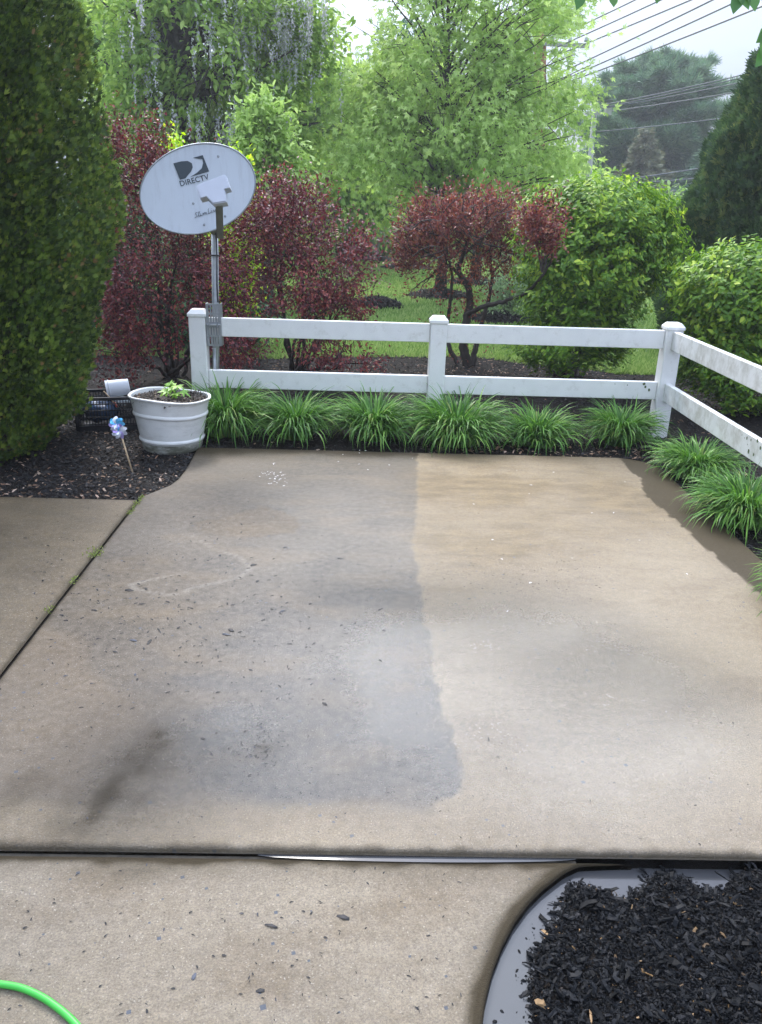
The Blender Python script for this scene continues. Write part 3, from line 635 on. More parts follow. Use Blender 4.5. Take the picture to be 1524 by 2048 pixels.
for z in (zt, zb):
    y0, y1 = FY-hw-.0015, 2.2
    b = MB(); b.box((PX[2], (y0+y1)/2, z), (.021, (y0-y1)/2, .07), bev=.004); tag(b.build('rail', M['vinyl_dirty'], fen), 'rail streaked with grey grime')
# algae spots
b = MB()
def spot(px, py, r, plane):
    d = ray(px, py)
    if plane == 'x': t = (PX[2]-.0225)/d[0]; c = np.array([0, 0, CH])+t*d; ax = np.array([0, 1., 0])
    else: t = (FY-.0225)/d[1]; c = np.array([0, 0, CH])+t*d; ax = np.array([1., 0, 0])
    V = [c+ax*r*math.cos(a)*(.7+.5*R.random())+np.array([0, 0, 1.])*r*1.3*math.sin(a)*(.7+.5*R.random()) for a in np.linspace(0, 6.28, 9)[:-1]]
    b.add(V, [tuple(range(8))])
for px, py, r in ((1494, 876, .009), (1502, 880, .007), (1515, 882, .010), (1497, 902, .012), (1507, 909, .009), (1521, 896, .010), (1484, 870, .004), (1489, 876, .003), (1495, 889, .004)): spot(px, py, r, 'x')
for px, py, r in ((1288, 768, .011), (1291, 774, .009), (1298, 780, .009), (1255, 770, .004), (1230, 768, .003)): spot(px, py, r, 'y')
tag(b.build('algae_spots', M['algae'], fen), kind='stuff')

# ------------------------------------------------------------------ ornamental grass clumps
M['blade'] = leafmat('ornamental grass blades', [(0, (.03, .09, .014)), (.45, (.07, .17, .025)), (.8, (.115, .24, .036)), (.96, (.18, .31, .06)), (1, (.2, .25, .06))], .45, .28, .15, 4, .3)
def blades(seed, n=560, rad=.12, L=.46):
    r = np.random.default_rng(seed); K = 7; V = np.zeros((n, K, 2, 3)); t = np.linspace(0, 1, K)
    a = r.random(n)*2*math.pi; q = r.random(n)**.6; base = np.stack([np.cos(a)*q*rad, np.sin(a)*q*rad, 0*a], -1)
    a2 = a+r.normal(0, .45, n); out = np.stack([np.cos(a2), np.sin(a2), 0*a2], -1)
    lean = np.clip(.16+.75*q*r.random(n)+r.normal(0, .08, n), .05, 1.2); l = L*(.65+.5*r.random(n)); bend = 1.05+1.7*r.random(n)
    ang = lean[:, None]+bend[:, None]*t[None]**1.6*1.15; ds = l[:, None]/(K-1)
    dx = np.sin(ang)*ds; dz = np.cos(ang)*ds; xx = np.cumsum(np.c_[0*l, dx[:, :-1]], 1); zz = np.cumsum(np.c_[0*l, dz[:, :-1]], 1)
    side = nrm(np.cross(out, [0, 0, 1.])); tw = r.normal(0, .35, n); side = side*np.cos(tw)[:, None]+np.array([0, 0, 1.])*np.sin(tw)[:, None]
    wv = np.clip(.0066*(1-t**2.2)+.0003, .0004, 1)[None]*(.7+.7*r.random(n))[:, None]
    mid = base[:, None]+out[:, None]*xx[..., None]+np.array([0, 0, 1.])*np.maximum(zz, -.02)[..., None]
    curl = side[:, None]*0+(r.normal(0, .04, n)[:, None, None]*side[:, None])*(t**2)[None, :, None]; mid = mid+curl
    V[:, :, 0] = mid-side[:, None]*wv[..., None]; V[:, :, 1] = mid+side[:, None]*wv[..., None]
    i = np.arange(n)[:, None]*K*2; k = np.arange(K-1)[None]*2; F = np.stack([i+k, i+k+1, i+k+3, i+k+2], -1).reshape(-1, 4)
    me = np_mesh('grass_clump', V.reshape(-1, 3), F, {'rnd': np.repeat(r.random(n), K*2), 'along': np.tile(np.repeat(t, 2), n)}); me.materials.append(M['blade']); me.shade_smooth(); return me
bm_ = [blades(s, n_, rd_, L_) for s, n_, rd_, L_ in ((1, 1050, .13, .43), (2, 820, .11, .40), (3, 1000, .12, .39), (4, 1250, .16, .40), (5, 760, .13, .36), (6, 900, .10, .40), (7, 1000, .14, .38), (8, 1200, .14, .41), (9, 800, .11, .4))]
clumps = [(450, 872, 1.12, 'arching green grass clump beside the white pot, against the left fence post'),
          (590, 878, 1.05, 'second green grass clump from the left along the back fence'),
          (748, 880, 1.07, 'green grass clump just left of the middle fence post'),
          (912, 888, 1.12, 'wide green grass clump in front of the middle fence post'),
          (1077, 893, 1.0, 'green grass clump halfway between the middle post and the corner post'),
          (1243, 893, .95, 'upright dark green grass clump at the foot of the corner fence post'),
          (1378, 957, 1.0, 'green grass clump just right of the corner post on the wet patio edge'),
          (1472, 1050, 1.02, 'large green grass clump under the low end of the right fence rail'),
          (1625, 1225, 1.0, 'green grass clump cut off by the right edge of the photo')]
for i, (x, y, s, lb) in enumerate(clumps):
    o = bpy.data.objects.new('grass_clump', bm_[i]); C.objects.link(o); p = gnd(x, y, -.02); p[1] += .07
    if i > 5: p = gnd(x, y, -.02)+np.array([.06, .04, 0])
    o.location = [float(v) for v in p]; o.rotation_euler = (0, 0, i*1.7); s *= (1.0 if i < 6 else .86); o.scale = (s, s, s*(1. if i != 5 else 1.05)); tag(o, lb, 'grass clump', 'ornamental grass clumps along the fence')

# ------------------------------------------------------------------ planter pot
pc = gnd(333, 912, -.02); pc = np.array([pc[0], pc[1]+.2, -.02])
pot = empty('plant_pot', pc, 'large round white plastic planter pot with raised bands and grimy foot', 'planter')
prof = [(.0, .004), (.188, .004), (.196, .012), (.20, .03), (.209, .07), (.212, .078), (.219, .082), (.221, .09), (.218, .098), (.213, .104), (.222, .15), (.233, .22), (.238, .252), (.246, .257), (.249, .266), (.246, .275), (.242, .281), (.254, .35), (.262, .372), (.268, .376), (.268, .384), (.258, .386), (.25, .38), (.246, .35), (.2, .34)]
def warp(o, amt=.02):
    for v in o.data.vertices:
        a = math.atan2(v.co.y, v.co.x); k = max(0, v.co.z/.38)**2; f = 1+k*amt*(math.cos(2*a+.3)+.9*math.exp(-((a+.15)/.16)**2)*1.6); v.co.x *= f*1.03; v.co.y *= f; v.co.z += k*(.006*math.sin(3*a+1)+.012*math.cos(a+2.6))
b = MB(); b.lathe(prof[4:], pc, 72); o = b.build('body', M['pot'], pot, True, 40); warp(o)
b = MB(); b.lathe(prof[:5], pc, 72); o = b.build('foot', M['potgrime'], pot, True, 40); warp(o)
s_ = MB(); s_.lathe([(.252, .352), (.2, .362), (.14, .352), (.07, .37), (.0005, .362)], pc, 40); o = s_.build('soil', M['soil'], pot, True); warp(o)
n = 2600; a = R.random(n)*6.28; q = R.random(n)**.5*.25; P = np.stack([pc[0]+q*np.cos(a), pc[1]+q*np.sin(a), pc[2]+.357+.014*R.random(n)], -1)
M['soilbits'] = shard_mat('soil bits', [(0, (.015, .011, .009)), (.7, (.05, .036, .026)), (.93, (.12, .08, .05)), (1, (.3, .21, .12))])
tag(shards('soil_crumbs', P, .008, .03, M['soilbits'], pot, tilt=.5), kind='stuff')
M['young'] = leafmat('young plant leaf', [(0, (.12, .27, .03)), (.6, (.22, .4, .06)), (1, (.33, .48, .1))], .45, .3, .1)
yp = empty('potted_seedling', pc+np.array([.03, .02, .36]), 'small bright green leafy seedling growing in the white pot', 'plant')
b = MB()
top = pc+np.array([.03, .02, .36])
tips = [(-.045, -.02, .05), (-.01, -.035, .075), (.03, -.02, .085), (.055, .0, .05), (.0, .03, .08), (-.03, .015, .09), (.02, -.05, .04)]
for t in tips: b.tube([top, top+np.array(t)*[.4, .4, .7], top+np.array(t)], [.003, .0025, .0015], 5)
b.build('stem', M['young'], yp)
P = np.array([top+np.array(t) for t in tips]*2); D = np.array([[t[0]*1.2, t[1]*1.2-.01, -.02] for t in tips]*2)+R.normal(0, .02, (14, 3)); N = np.tile([0, -.5, 1.], (14, 1))+R.normal(0, .3, (14, 3))
cloud('leaves', M['young'], P, D, N, .055+.03*R.random(14), T_maple(), yp, wid=1.1)
st = at(328, 790, pc[1]+.1); b = MB(); b.box(st+np.array([0, 0, -.02]), (.009, .004, .065), bev=.001); tag(b.build('plant_stake', M['wood']), 'short pale wooden stake behind the seedling in the pot', 'stake')

# ------------------------------------------------------------------ crate with its things
cc = gnd(208, 862, -.02); cc[1] += .16; cc[2] = -.015
crate = empty('crate', cc, 'black plastic lattice crate half hidden under the tall arborvitae', 'crate')
th = .25; Rz = np.array([[math.cos(th), -math.sin(th), 0], [math.sin(th), math.cos(th), 0], [0, 0, 1]])
def cb(b, c, h): b.box(cc+Rz@np.array(c), h, Rz)
b = MB(); cw, cd, chh = .23, .15, .24
cb(b, (0, 0, .006), (cw, cd, .006))
for sy in (-1, 1):
    for z in (.045, .1, .15, .2): cb(b, (0, sy*(cd-.004), z), (cw, .003, .004))
    for x in np.linspace(-cw+.01, cw-.01, 22): cb(b, (x, sy*(cd-.004), .12), (.003, .0025, .115))
    cb(b, (0, sy*cd, .018), (cw+.004, .006, .02)); cb(b, (0, sy*cd, chh), (cw+.012, .012, .011))
for sx in (-1, 1):
    for z in (.045, .1, .15, .2): cb(b, (sx*(cw-.004), 0, z), (.003, cd-.02, .004))
    for y in np.linspace(-cd+.03, cd-.03, 13): cb(b, (sx*(cw-.004), y, .12), (.0025, .003, .115))
    cb(b, (sx*cw, 0, .018), (.006, cd-.008, .0195)); cb(b, (sx*(cw+.002), 0, chh+.0015), (.011, cd-.016, .011))
    for sy in (-1, 1): cb(b, (sx*(cw-.006), sy*(cd-.006), .12), (.012, .012, .117))
b.build('basket', M['black'], crate)
M['navy'] = plain('dark blue plastic bag', (.02, .06, .14), .35, var=.4, nscale=20, bump=.5, bscale=20)
def lump(name, c, r, mt, seed, parent=None, amp=.3):
    b = MB(); n, m = 24, 14; V = []
    for i in range(m+1):
        for k in range(n):
            t, p = math.pi*i/m, 2*math.pi*k/n; d = np.array([math.sin(t)*math.cos(p), math.sin(t)*math.sin(p), math.cos(t)]); f = 1+amp*(float(fbm(d[None]*1.0, .6, seed, 3)[0])-.5)*2; V.append(np.array(c)+d*np.array(r)*f)
    F = [(i*n+k, i*n+(k+1) % n, (i+1)*n+(k+1) % n, (i+1)*n+k) for i in range(m) for k in range(n)]
    b.add(V, F); return b.build(name, mt, parent, True)
tag(lump('plastic_bag', cc+np.array([-.06, 0, .11]), (.13, .1, .085), M['navy'], 4), 'crumpled dark blue plastic bag lying inside the black crate', 'bag')
M['clear'] = plain('cloudy white plastic film', (.55, .6, .62), .3, var=.2, nscale=12)
tag(lump('plastic_wrap', at(243, 800, cc[1]+.02)+np.array([0, 0, -.01]), (.06, .05, .035), M['clear'], 9, amp=.5), 'crumpled whitish plastic wrap beneath the toppled bucket', 'plastic wrap')
# bucket on its side
bc_ = at(236, 776, cc[1]+.05); ax = nrm(np.array([-1., -.35, -.12])); u = nrm(np.cross(ax, [0, 0, 1.])); v = np.cross(ax, u); Mx = np.stack([u, v, ax], 1)
buck = empty('bucket', bc_, 'white plastic bucket tipped on its side on top of the crate', 'bucket')
b = MB(); b.lathe([(.0005, -.085), (.055, -.085), (.060, -.08), (.064, -.02), (.068, .06), (.070, .085), (.072, .088), (.068, .088), (.064, .02), (.058, -.07), (.0005, -.072)], bc_, 40, M=Mx); b.build('body', M['bucket'], buck, True, 40)
b = MB(); b.lathe([(.066, .06), (.0735, .062), (.0735, .068), (.066, .07)], bc_, 40, M=Mx); b.build('rim', M['bucket'], buck, True, 40)
M['red'] = plain('faded red plastic', (.6, .1, .06), .4)
a0, a1 = at(207, 782, cc[1]-.08), at(228, 806, cc[1]-.1); hand = empty('garden_tool', a1, 'small garden hand tool with a red grip lying across the crate rim', 'hand tool')
MB().tube([a0, (a0+a1)/2+[0, 0, .004], a1], [.004, .005, .005], 8).build('shaft', M['wood'], hand, True); MB().tube([a1, a1+(a1-a0)*.35], [.011, .009], 10).build('grip', M['red'], hand, True)

# ------------------------------------------------------------------ pinwheel
pb = gnd(268, 946, -.02); ptop = at(238, 856, pb[1]+.02)
pw = empty('pinwheel', pb, 'shiny blue and lilac toy pinwheel on a wooden stick in the mulch', 'pinwheel')
MB().tube([pb-[0, 0, .04], ptop+(ptop-pb)*.06], [.0055, .0055], 8).build('stick', M['wood'], pw, True)
def irid(nm, c, r=.2):
    m = plain(nm, c, r, .35, var=.25, nscale=40); return m
pm = [irid('blue foil', (.12, .5, .8)), irid('lilac foil', (.5, .42, .75)), irid('silver foil', (.72, .74, .8)), irid('violet foil', (.4, .3, .62))]
cen = ptop+np.array([-.004, -.02, .0]); f_ = nrm(np.array([.1, -1., .35])); u = nrm(np.cross([0, 0, 1.], f_)); v = np.cross(f_, u)
for ly, (cz, rr, off) in enumerate(((cen+v*.028-u*.004, .05, 0.), (cen-v*.016+u*.012, .05, .4))):
    for k in range(8):
        a = k*math.pi/4+off; d = u*math.cos(a)+v*math.sin(a); s2 = -u*math.sin(a)+v*math.cos(a); b = MB()
        V = []; 
        for t in np.linspace(0, 1, 6):
            wdt = .019*math.sin(math.pi*(t*.8+.1))*1.1; lift = .018*math.sin(t*math.pi)
            V += [cz+d*rr*t+s2*(-wdt*.6)+f_*.002, cz+d*rr*t+f_*lift*.6, cz+d*rr*t+s2*wdt+f_*lift*1.3]
        F = [(i*3+j, i*3+j+1, i*3+j+4, i*3+j+3) for i in range(5) for j in (0, 1)]; b.add(V, F)
        b.build('vane', pm[(0, 0, 2, 0, 1, 2, 0, 3)[k] if ly == 0 else (2, 1, 2, 3, 2, 2, 1, 2)[k]], pw, True)
b = MB(); b.tube([cen+f_*.005, cen+f_*.028], [.006, .004], 10); b.build('hub', pm[3], pw, True)

# ------------------------------------------------------------------ hose
hp = [gnd(x, y, WZ) for x, y in ((-420, 2140), (-250, 2010), (-120, 1968), (0, 1972), (45, 1980), (90, 2001), (125, 2027), (150, 2050), (190, 2100), (260, 2230))]
t = np.linspace(0, len(hp)-1, 80); hp = np.array(hp); hp = np.stack([np.interp(t, range(len(hp)), hp[:, k]) for k in range(3)], -1)
for _ in range(12): hp[1:-1] = .25*hp[:-2]+.5*hp[1:-1]+.25*hp[2:]
hp[:, 2] = WZ+.0078
tag(MB().tube(hp, .0078, 16).build('garden_hose', M['hose'], None, True), 'bright green garden hose curving across the bottom left corner of the walkway', 'hose')

# ------------------------------------------------------------------ weeds in the joint
M['moss'] = leafmat('joint weeds', [(0, (.12, .16, .03)), (.5, (.18, .22, .05)), (1, (.28, .3, .1))], .6, .3, .1)
for i, (ya, yb, nn, lb) in enumerate(((992, 1030, 150, 'yellow-green weeds at the far end of the slanting patio joint'), (1095, 1115, 110, 'weed tuft spilling over the middle of the slanting patio joint'), (1155, 1168, 40, 'tiny weed sprig low in the slanting patio joint'), (1214, 1226, 30, 'lowest tiny weed sprig in the slanting patio joint'))):
    yy = R.uniform(ya, yb, nn); P = np.array([gnd(290-.833*(y-992), y)+[R.normal(-.004, .009+.012*(i == 1)), 0, 0] for y in yy]); P[:, 2] = R.uniform(-.005, .008, nn); n = nn
    D = rv(n)+[0, 0, .9]; o = cloud('weed_tuft', M['moss'], P, D, rv(n)+[0, 0, 1], .006+.009*R.random(n), T_oval()); tag(o, lb, 'weeds', 'weeds growing in the patio joint')

# ------------------------------------------------------------------ satellite dish
DY = 6.17
dc = at(396, 378, DY-.12); f_ = nrm(np.array([0, 0, CH])-dc); f_ = nrm(f_+np.array([-.08, 0, .10])); u0 = CR-f_*(CR@f_); u0 = nrm(u0); v0 = np.cross(f_, u0); v0 = v0 if v0[2] > 0 else -v0
th = math.radians(17); du = u0*math.cos(th)+v0*math.sin(th); dv = -u0*math.sin(th)+v0*math.cos(th)
A_, B_ = .405, .283; Dm = np.stack([du, dv, f_], 1)
def dpt(x, y, lift=0): return dc+Dm@np.array([x, y, .16*(x*x+y*y)-.03+lift])
dishr = empty('satellite_dish', (at(428, 735, 6.34)[0], 6.34, 0), 'grey oval satellite dish on a pole clamped to the left end of the fence', 'satellite dish')
b = MB(); n, m_ = 72, 14; V = [dpt(0, 0)]+[dpt(A_*r*math.cos(2*math.pi*k/n), B_*r*math.sin(2*math.pi*k/n)) for r in np.linspace(1/m_, 1, m_) for k in range(n)]
F = [(0, 1+k, 1+(k+1) % n) for k in range(n)]+[(1+i*n+k, 1+(i+1)*n+k, 1+(i+1)*n+(k+1) % n, 1+i*n+(k+1) % n) for i in range(m_-1) for k in range(n)]
nv = len(V); V += [np.array(p)-f_*.006 for p in V]; F2 = [tuple(nv+i for i in f[::-1]) for f in F]
b.add(V, F+F2); refl = b.build('reflector', M['dish'], dishr, True)
b = MB(); b.tube([dpt((A_+.001)*math.cos(a), (B_+.001)*math.sin(a), .0) for a in np.linspace(0, 2*math.pi, 97)], .0055, 6, False); b.build('rim', M['metal'], refl, True)
def inv(px, py):   # picture point -> dish plane coords
    d = ray(px, py); o = np.array([0, 0, CH]); t = ((dc-o)@f_)/(d@f_); p = o+t*d-dc; return np.array([p@du, p@dv])
def on_dish(name, polys, mt, lift=.004):
    b = MB()
    for pl in polys:
        b.add([dpt(x, y, lift) for x, y in pl], [tuple(range(len(pl)))])
    o = b.build(name, mt, refl); return o
# emblem: dark panel split by a light swoosh
S_ = .145/2
q0 = inv(346, 326); q1 = inv(402, 311); q2 = inv(359, 358); e1 = (q1-q0); e2 = (q2-q0)
def em(s, t): return q0+e1*s+e2*t
left = [em(0, 0)]+[em(*p) for p in ((.28, .0), (.5, .08), (.6, .26), (.58, .5), (.47, .72), (.3, .9), (.2, 1.02), (.0, 1.02))]
right = [em(*p) for p in ((.9, 0), (1.06, 0), (1.06, 1.0), (.34, 1.02), (.62, .86), (.84, .66), (.95, .42), (.97, .2), (.72, .02))]
def tess(pl):   # triangulate by a bmesh-free fan about a well placed centre
    return pl
on_dish('emblem', [left], M['logo']); 
rt = [[em(*p) for p in tri] for tri in (((.70, -.02), (1.06, -.02), (.99, .2)), ((1.06, -.02), (1.06, .45), (.97, .42), (.99, .2)), ((1.06, .45), (1.06, 1.), (.86, .7), (.97, .42)), ((1.06, 1.), (.6, 1.01), (.64, .88), (.86, .7)), ((.6, 1.01), (.36, 1.02), (.48, .96), (.64, .88)))]
on_dish('emblem', rt, M['logo'])
def text_mesh(txt, origin, right_, up_, size, name, mt, parent, mapf=None, shear=0, extr=0.0, spacing=1):
    cu = bpy.data.curves.new(name, 'FONT'); cu.body = txt; cu.size = size; cu.shear = shear; cu.space_character = spacing; cu.resolution_u = 4; cu.offset = size*.012
    tmp = bpy.data.objects.new(name, cu); C.objects.link(tmp); bpy.context.view_layer.update()
    me = bpy.data.meshes.new_from_object(tmp); bpy.data.objects.remove(tmp); bpy.data.curves.remove(cu)
    for v in me.vertices:
        p = mapf(v.co.x, v.co.y) if mapf else origin+right_*v.co.x+up_*v.co.y; v.co = Vector([float(c) for c in p])
    me.materials.clear(); return link_mesh(name, me, mt, parent)
t0, t1 = inv(360, 372), inv(416, 358); tr = nrm((t1-t0)[None])[0]; tu = np.array([-tr[1], tr[0]])
text_mesh('DIRECTV', None, None, None, .050, 'lettering', M['logo'], refl, lambda x, y: dpt(*(t0+tr*x+tu*y), .005), spacing=1.04)
# script lettering as pen strokes
t0, t1 = inv(388, 436), inv(432, 423); tr = nrm((t1-t0)[None])[0]; tu = np.array([-tr[1], tr[0]]); Lw = np.linalg.norm(t1-t0)/4.35
strokes = [[(.75, .95), (.5, 1.05), (.3, .85), (.45, .6), (.6, .35), (.4, .08), (.1, .12)], [(.7, .05), (.95, .5), (1.15, 1.05), (1.0, .95), (.95, .3), (1.1, .05), (1.3, .3)], [(1.35, .6), (1.35, .1), (1.55, .1)], [(1.38, .85), (1.42, .9)],
           [(1.65, .05), (1.75, .55), (1.85, .5), (1.88, .08), (2.02, .55), (2.15, .5), (2.15, .1), (2.35, .55), (2.45, .4), (2.45, .08), (2.6, .15)], [(3.0, 1.1), (2.85, .9), (2.9, .2), (2.8, .05), (3.1, .1), (3.35, .2)], [(3.45, .6), (3.45, .12), (3.65, .15)], [(3.5, .85), (3.54, .9)], [(3.75, .05), (3.8, .5), (4.0, .5), (4.05, .08), (4.2, .1)], [(4.2, .3), (4.45, .35), (4.4, .6), (4.2, .4), (4.3, .08), (4.6, .15)]]
b = MB()
for s2 in strokes:
    q = np.array(s2); t = np.linspace(0, len(q)-1, max(4, 5*len(q))); q = np.stack([np.interp(t, range(len(q)), q[:, k]) for k in (0, 1)], -1)
    b.tube([dpt(*(t0+(tr*x*1.0+tu*y*.85)*Lw+tr*y*.18*Lw), .005) for x, y in q], .0016, 5)
b.build('script_lettering', M['logo'], refl)
for px, py in ((386, 406), (450, 432), (408, 449), (436, 312)):
    x, y = inv(px, py); b = MB(); b.lathe([(.0005, .006), (.005, .0058), (.0085, .002), (.0085, 0)], dpt(x, y, .0), 14, M=Dm); b.build('bolt', M['metal'], refl, True, 40)
# feed arm and converter
la = at(440, 470, 6.05); lt = at(438, 404, 5.62)
ar = nrm(lt-la); sx = nrm(np.cross(ar, [0, 0, 1.])); sz = np.cross(sx, ar); Ma = np.stack([sx, ar, sz], 1)
b = MB(); b.box((la+lt)/2, (.024, np.linalg.norm(lt-la)/2, .03), Ma, bev=.006); b.build('feed_arm', M['armgrey'], dishr)
ln = at(430, 381, 5.62); lth = math.radians(18); lu = CR*math.cos(lth)+CU*math.sin(lth); lv = -CR*math.sin(lth)+CU*math.cos(lth); Ml = np.stack([lu, lv, -CF], 1); k = 5.7/FPX
outl = [(-29, 8), (-22, -13), (-11, -13), (3, -28), (22, -25), (24, -8), (29, -6), (26, 16), (-28, 16)]
outl = [(-30, 14), (-30, -8), (-18, -9), (-10, -25), (14, -29), (18, -6), (28, -6), (28, 17), (24, 20), (-26, 17)]
b = MB(); b.prism([(x*k, y*k) for x, y in outl], Ml, ln, -.05, .02); cv = b.build('converter', M['lnb'], dishr)
b = MB(); b.prism([(x*k*.93, y*k*.93) for x, y in outl], Ml, ln, .0205, .027); b.build('front_cover', M['lnb'], cv)
# mast, bracket, cable
ptop_ = at(430, 468, 6.34)+np.array([0, 0, .06]); pbot = np.array([at(428, 735, 6.34)[0], 6.34, -.1])
MB().tube([pbot, ptop_], [.026, .026], 20).build('pole', M['metal'], dishr, True)
b = MB(); bk = at(430, 430, 6.30); b.box(dc-f_*.12+np.array([.05, .03, -.06]), (.07, .03, .09), Dm, bev=.008); b.tube([ptop_+np.array([0, 0, -.05]), dc-f_*.1+np.array([.07, 0, -.08])], [.03, .03], 14); b.build('mount', M['armgrey'], dishr)
b = MB(); z0, z1 = at(428, 690, FY)[2], at(428, 606, FY)[2]; zc = at(428, 648, FY)[2]; bx = at(428, 648, FY-.03)[0]
for (za, zb2) in ((zc+.008, z1), (z0, zc-.008)):
    hh = (zb2-za)/2; zm = (za+zb2)/2
    for xo, wdt in ((-.043, .008), (-.0195, .006), (.0, .0045), (.0195, .006), (.043, .008)): b.box((bx+xo, FY-.043, zm), (wdt, .002, hh-.011))
    for zz_ in (za+.006, zm+.0, zb2-.006): b.box((bx, FY-.043, zz_), (.051, .0025, .0065))
b.box((bx-.0535, FY+.0, (z0+z1)/2), (.002, .045, (z1-z0)/2)); b.box((bx+.0535, FY+.0, (z0+z1)/2), (.002, .045, (z1-z0)/2))
b.build('bracket', M['metal'], dishr)
b = MB(); b.box((bx, FY-.05, zc), (.056, .014, .007), bev=.002); 
for xo in (-.03, .03): b.tube([(bx+xo, FY-.066, zc+.014), (bx+xo, FY-.066, zc-.02)], .005, 8)
b.build('clamp', M['metal'], dishr)
b = MB(); b.tube([(bx-.02, FY+.03, z0-.03), (bx-.02, FY+.03, .1)], .012, 10); b.build('conduit', M['metal'], dishr, True)
cb_ = []
for t in np.linspace(0, 1, 24):
    p = ptop_*(1-t)+np.array([bx, 6.34, z1])*t; cb_.append(p+np.array([.012+.018*t*t+.006*math.sin(t*5), -.034, 0]))
cbl = MB().tube(cb_, .0055, 8).build('cable', M['cable'], dishr, True)
tm = ptop_*.62+np.array([bx, 6.34, z1])*.38; MB().tube([tm+[-.0, 0, -.004], tm+[0, 0, .004]], .033, 20).build('tie', M['cable'], dishr, True)
#PART3
# ------------------------------------------------------------------ foliage materials
M['arb'] = leafmat('arborvitae sprays', [(0, (.024, .048, .009)), (.4, (.06, .11, .016)), (.75, (.125, .19, .025)), (.97, (.21, .27, .04)), (1, (.22, .14, .05))], .55, .2, .3, 2.2)
M['arb2'] = leafmat('blue-green arborvitae sprays', [(0, (.03, .06, .028)), (.5, (.05, .095, .035)), (.9, (.085, .14, .045)), (1, (.14, .17, .05))], .55, .2, .3, 1.5)
M['red'+'leaf'] = leafmat('dark red leaves', [(0, (.045, .013, .017)), (.4, (.1, .022, .028)), (.75, (.18, .034, .038)), (1, (.29, .08, .055))], .5, .18, .22, 3)
M['redleaf2'] = leafmat('rusty red leaves', [(0, (.06, .02, .02)), (.4, (.13, .034, .03)), (.75, (.21, .055, .04)), (1, (.27, .12, .06))], .5, .3, .22, 3)
M['lush'] = leafmat('fresh green pointed leaves', [(0, (.05, .11, .016)), (.4, (.1, .2, .024)), (.75, (.22, .34, .035)), (1, (.42, .5, .06))], .5, .35, .2, 2.5, .25)
M['lime'] = leafmat('lime green leaves', [(0, (.24, .4, .02)), (.6, (.4, .58, .03)), (1, (.55, .66, .06))], .45, .4, .1)
M['maple'] = leafmat('light green maple leaves', [(0, (.19, .28, .065)), (.5, (.3, .42, .11)), (1, (.45, .55, .2))], .5, .45, .2, .5)
M['mid'] = leafmat('mid green leaves', [(0, (.08, .15, .036)), (.5, (.15, .25, .06)), (1, (.25, .36, .1))], .55, .35, .3, .35)
M['soft'] = leafmat('soft yellow green leaves', [(0, (.13, .22, .045)), (.5, (.26, .37, .08)), (1, (.42, .52, .15))], .55, .4, .3, .4)
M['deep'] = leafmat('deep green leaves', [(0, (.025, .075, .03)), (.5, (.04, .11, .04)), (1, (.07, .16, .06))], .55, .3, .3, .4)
M['pine'] = leafmat('blue green needles', [(0, (.055, .115, .07)), (.5, (.1, .18, .1)), (1, (.17, .25, .13))], .6, .2, .3, .4)
M['tan'] = leafmat('tan spruce needles', [(0, (.08, .095, .055)), (.5, (.13, .14, .08)), (1, (.2, .19, .11))], .6, .2, .3, .5)
M['silver'] = leafmat('silvery green leaves', [(0, (.14, .2, .1)), (.6, (.25, .33, .17)), (1, (.38, .44, .27))], .6, .4, .2, 1)
M['blossom'] = leafmat('pale lilac blossoms', [(0, (.3, .285, .325)), (.6, (.42, .4, .44)), (1, (.5, .475, .47))], .6, .45, .15, .6)

def ellip(n, c, r, shell=.35, seedn=None, gap=0, lower=-1., gs=.5):
    """points in an ellipsoid, biased to the surface, thinned by noise gaps"""
    out = []
    m = 0
    while m < n:
        d = rv(n*2); d = d[d[:, 2] > lower]; q = 1-shell*R.random(len(d))**1.5
        bump = 1+.30*(fbm(d*1.3+np.array(c)*.37, .45, seedn or 5, 3)-.5)*2+(R.random(len(d)) < .05)*R.uniform(0, .16, len(d))
        P = np.array(c)+d*np.array(r)*(q*bump)[:, None]
        if gap: P = P[fbm(P, gs, (seedn or 5)+8, 2) > gap]
        out.append(P); m += len(P)
        if len(out) > 20: break
    return np.vstack(out)[:n]
def leaves_at(P, k, spread, size, svar=.5, down=.3, c=None, outw=.6, up=.6, shoot=0., rise=.4):
    """k leaves along a shoot that starts at each point"""
    n = len(P)*k; ax = nrm(nrm(P-np.array(c))*.8+rv(len(P))*.55+np.array([0, 0, rise])) if c is not None else rv(len(P))
    t = np.tile(np.linspace(-.4, 1, k), len(P))+R.normal(0, .06, n); Ls = np.repeat(shoot*(.5+R.random(len(P))), k)
    Q = np.repeat(P, k, 0)+np.repeat(ax, k, 0)*(t*Ls)[:, None]+R.normal(0, spread, (n, 3)); Q[:, 2] -= .25*Ls*np.clip(t, 0, 1)**2*(down > .1)
    o = nrm(Q-np.array(c)) if c is not None else rv(n)
    D = o*outw+rv(n)*.7+np.array([0, 0, -down]); N = rv(n)*.55+np.array([0, 0, up])+o*.45
    return Q, D, N, size*(1-svar/2+svar*R.random(n))
def limb(b, p0, p1, r0, r1, bow=.12, n=6, sides=6, up=.35):
    p0, p1 = np.array(p0, float), np.array(p1, float); L = np.linalg.norm(p1-p0); mid = (p0+p1)/2+np.array([0, 0, -bow*L*0+up*L*.12])+R.normal(0, bow*L*.35, 3)
    t = np.linspace(0, 1, n)[:, None]; P = (1-t)**2*p0+2*t*(1-t)*mid+t*t*p1; P[1:-1] += R.normal(0, .012*L, (n-2, 3)); b.tube(P, np.linspace(r0, r1, n), sides, False); return P
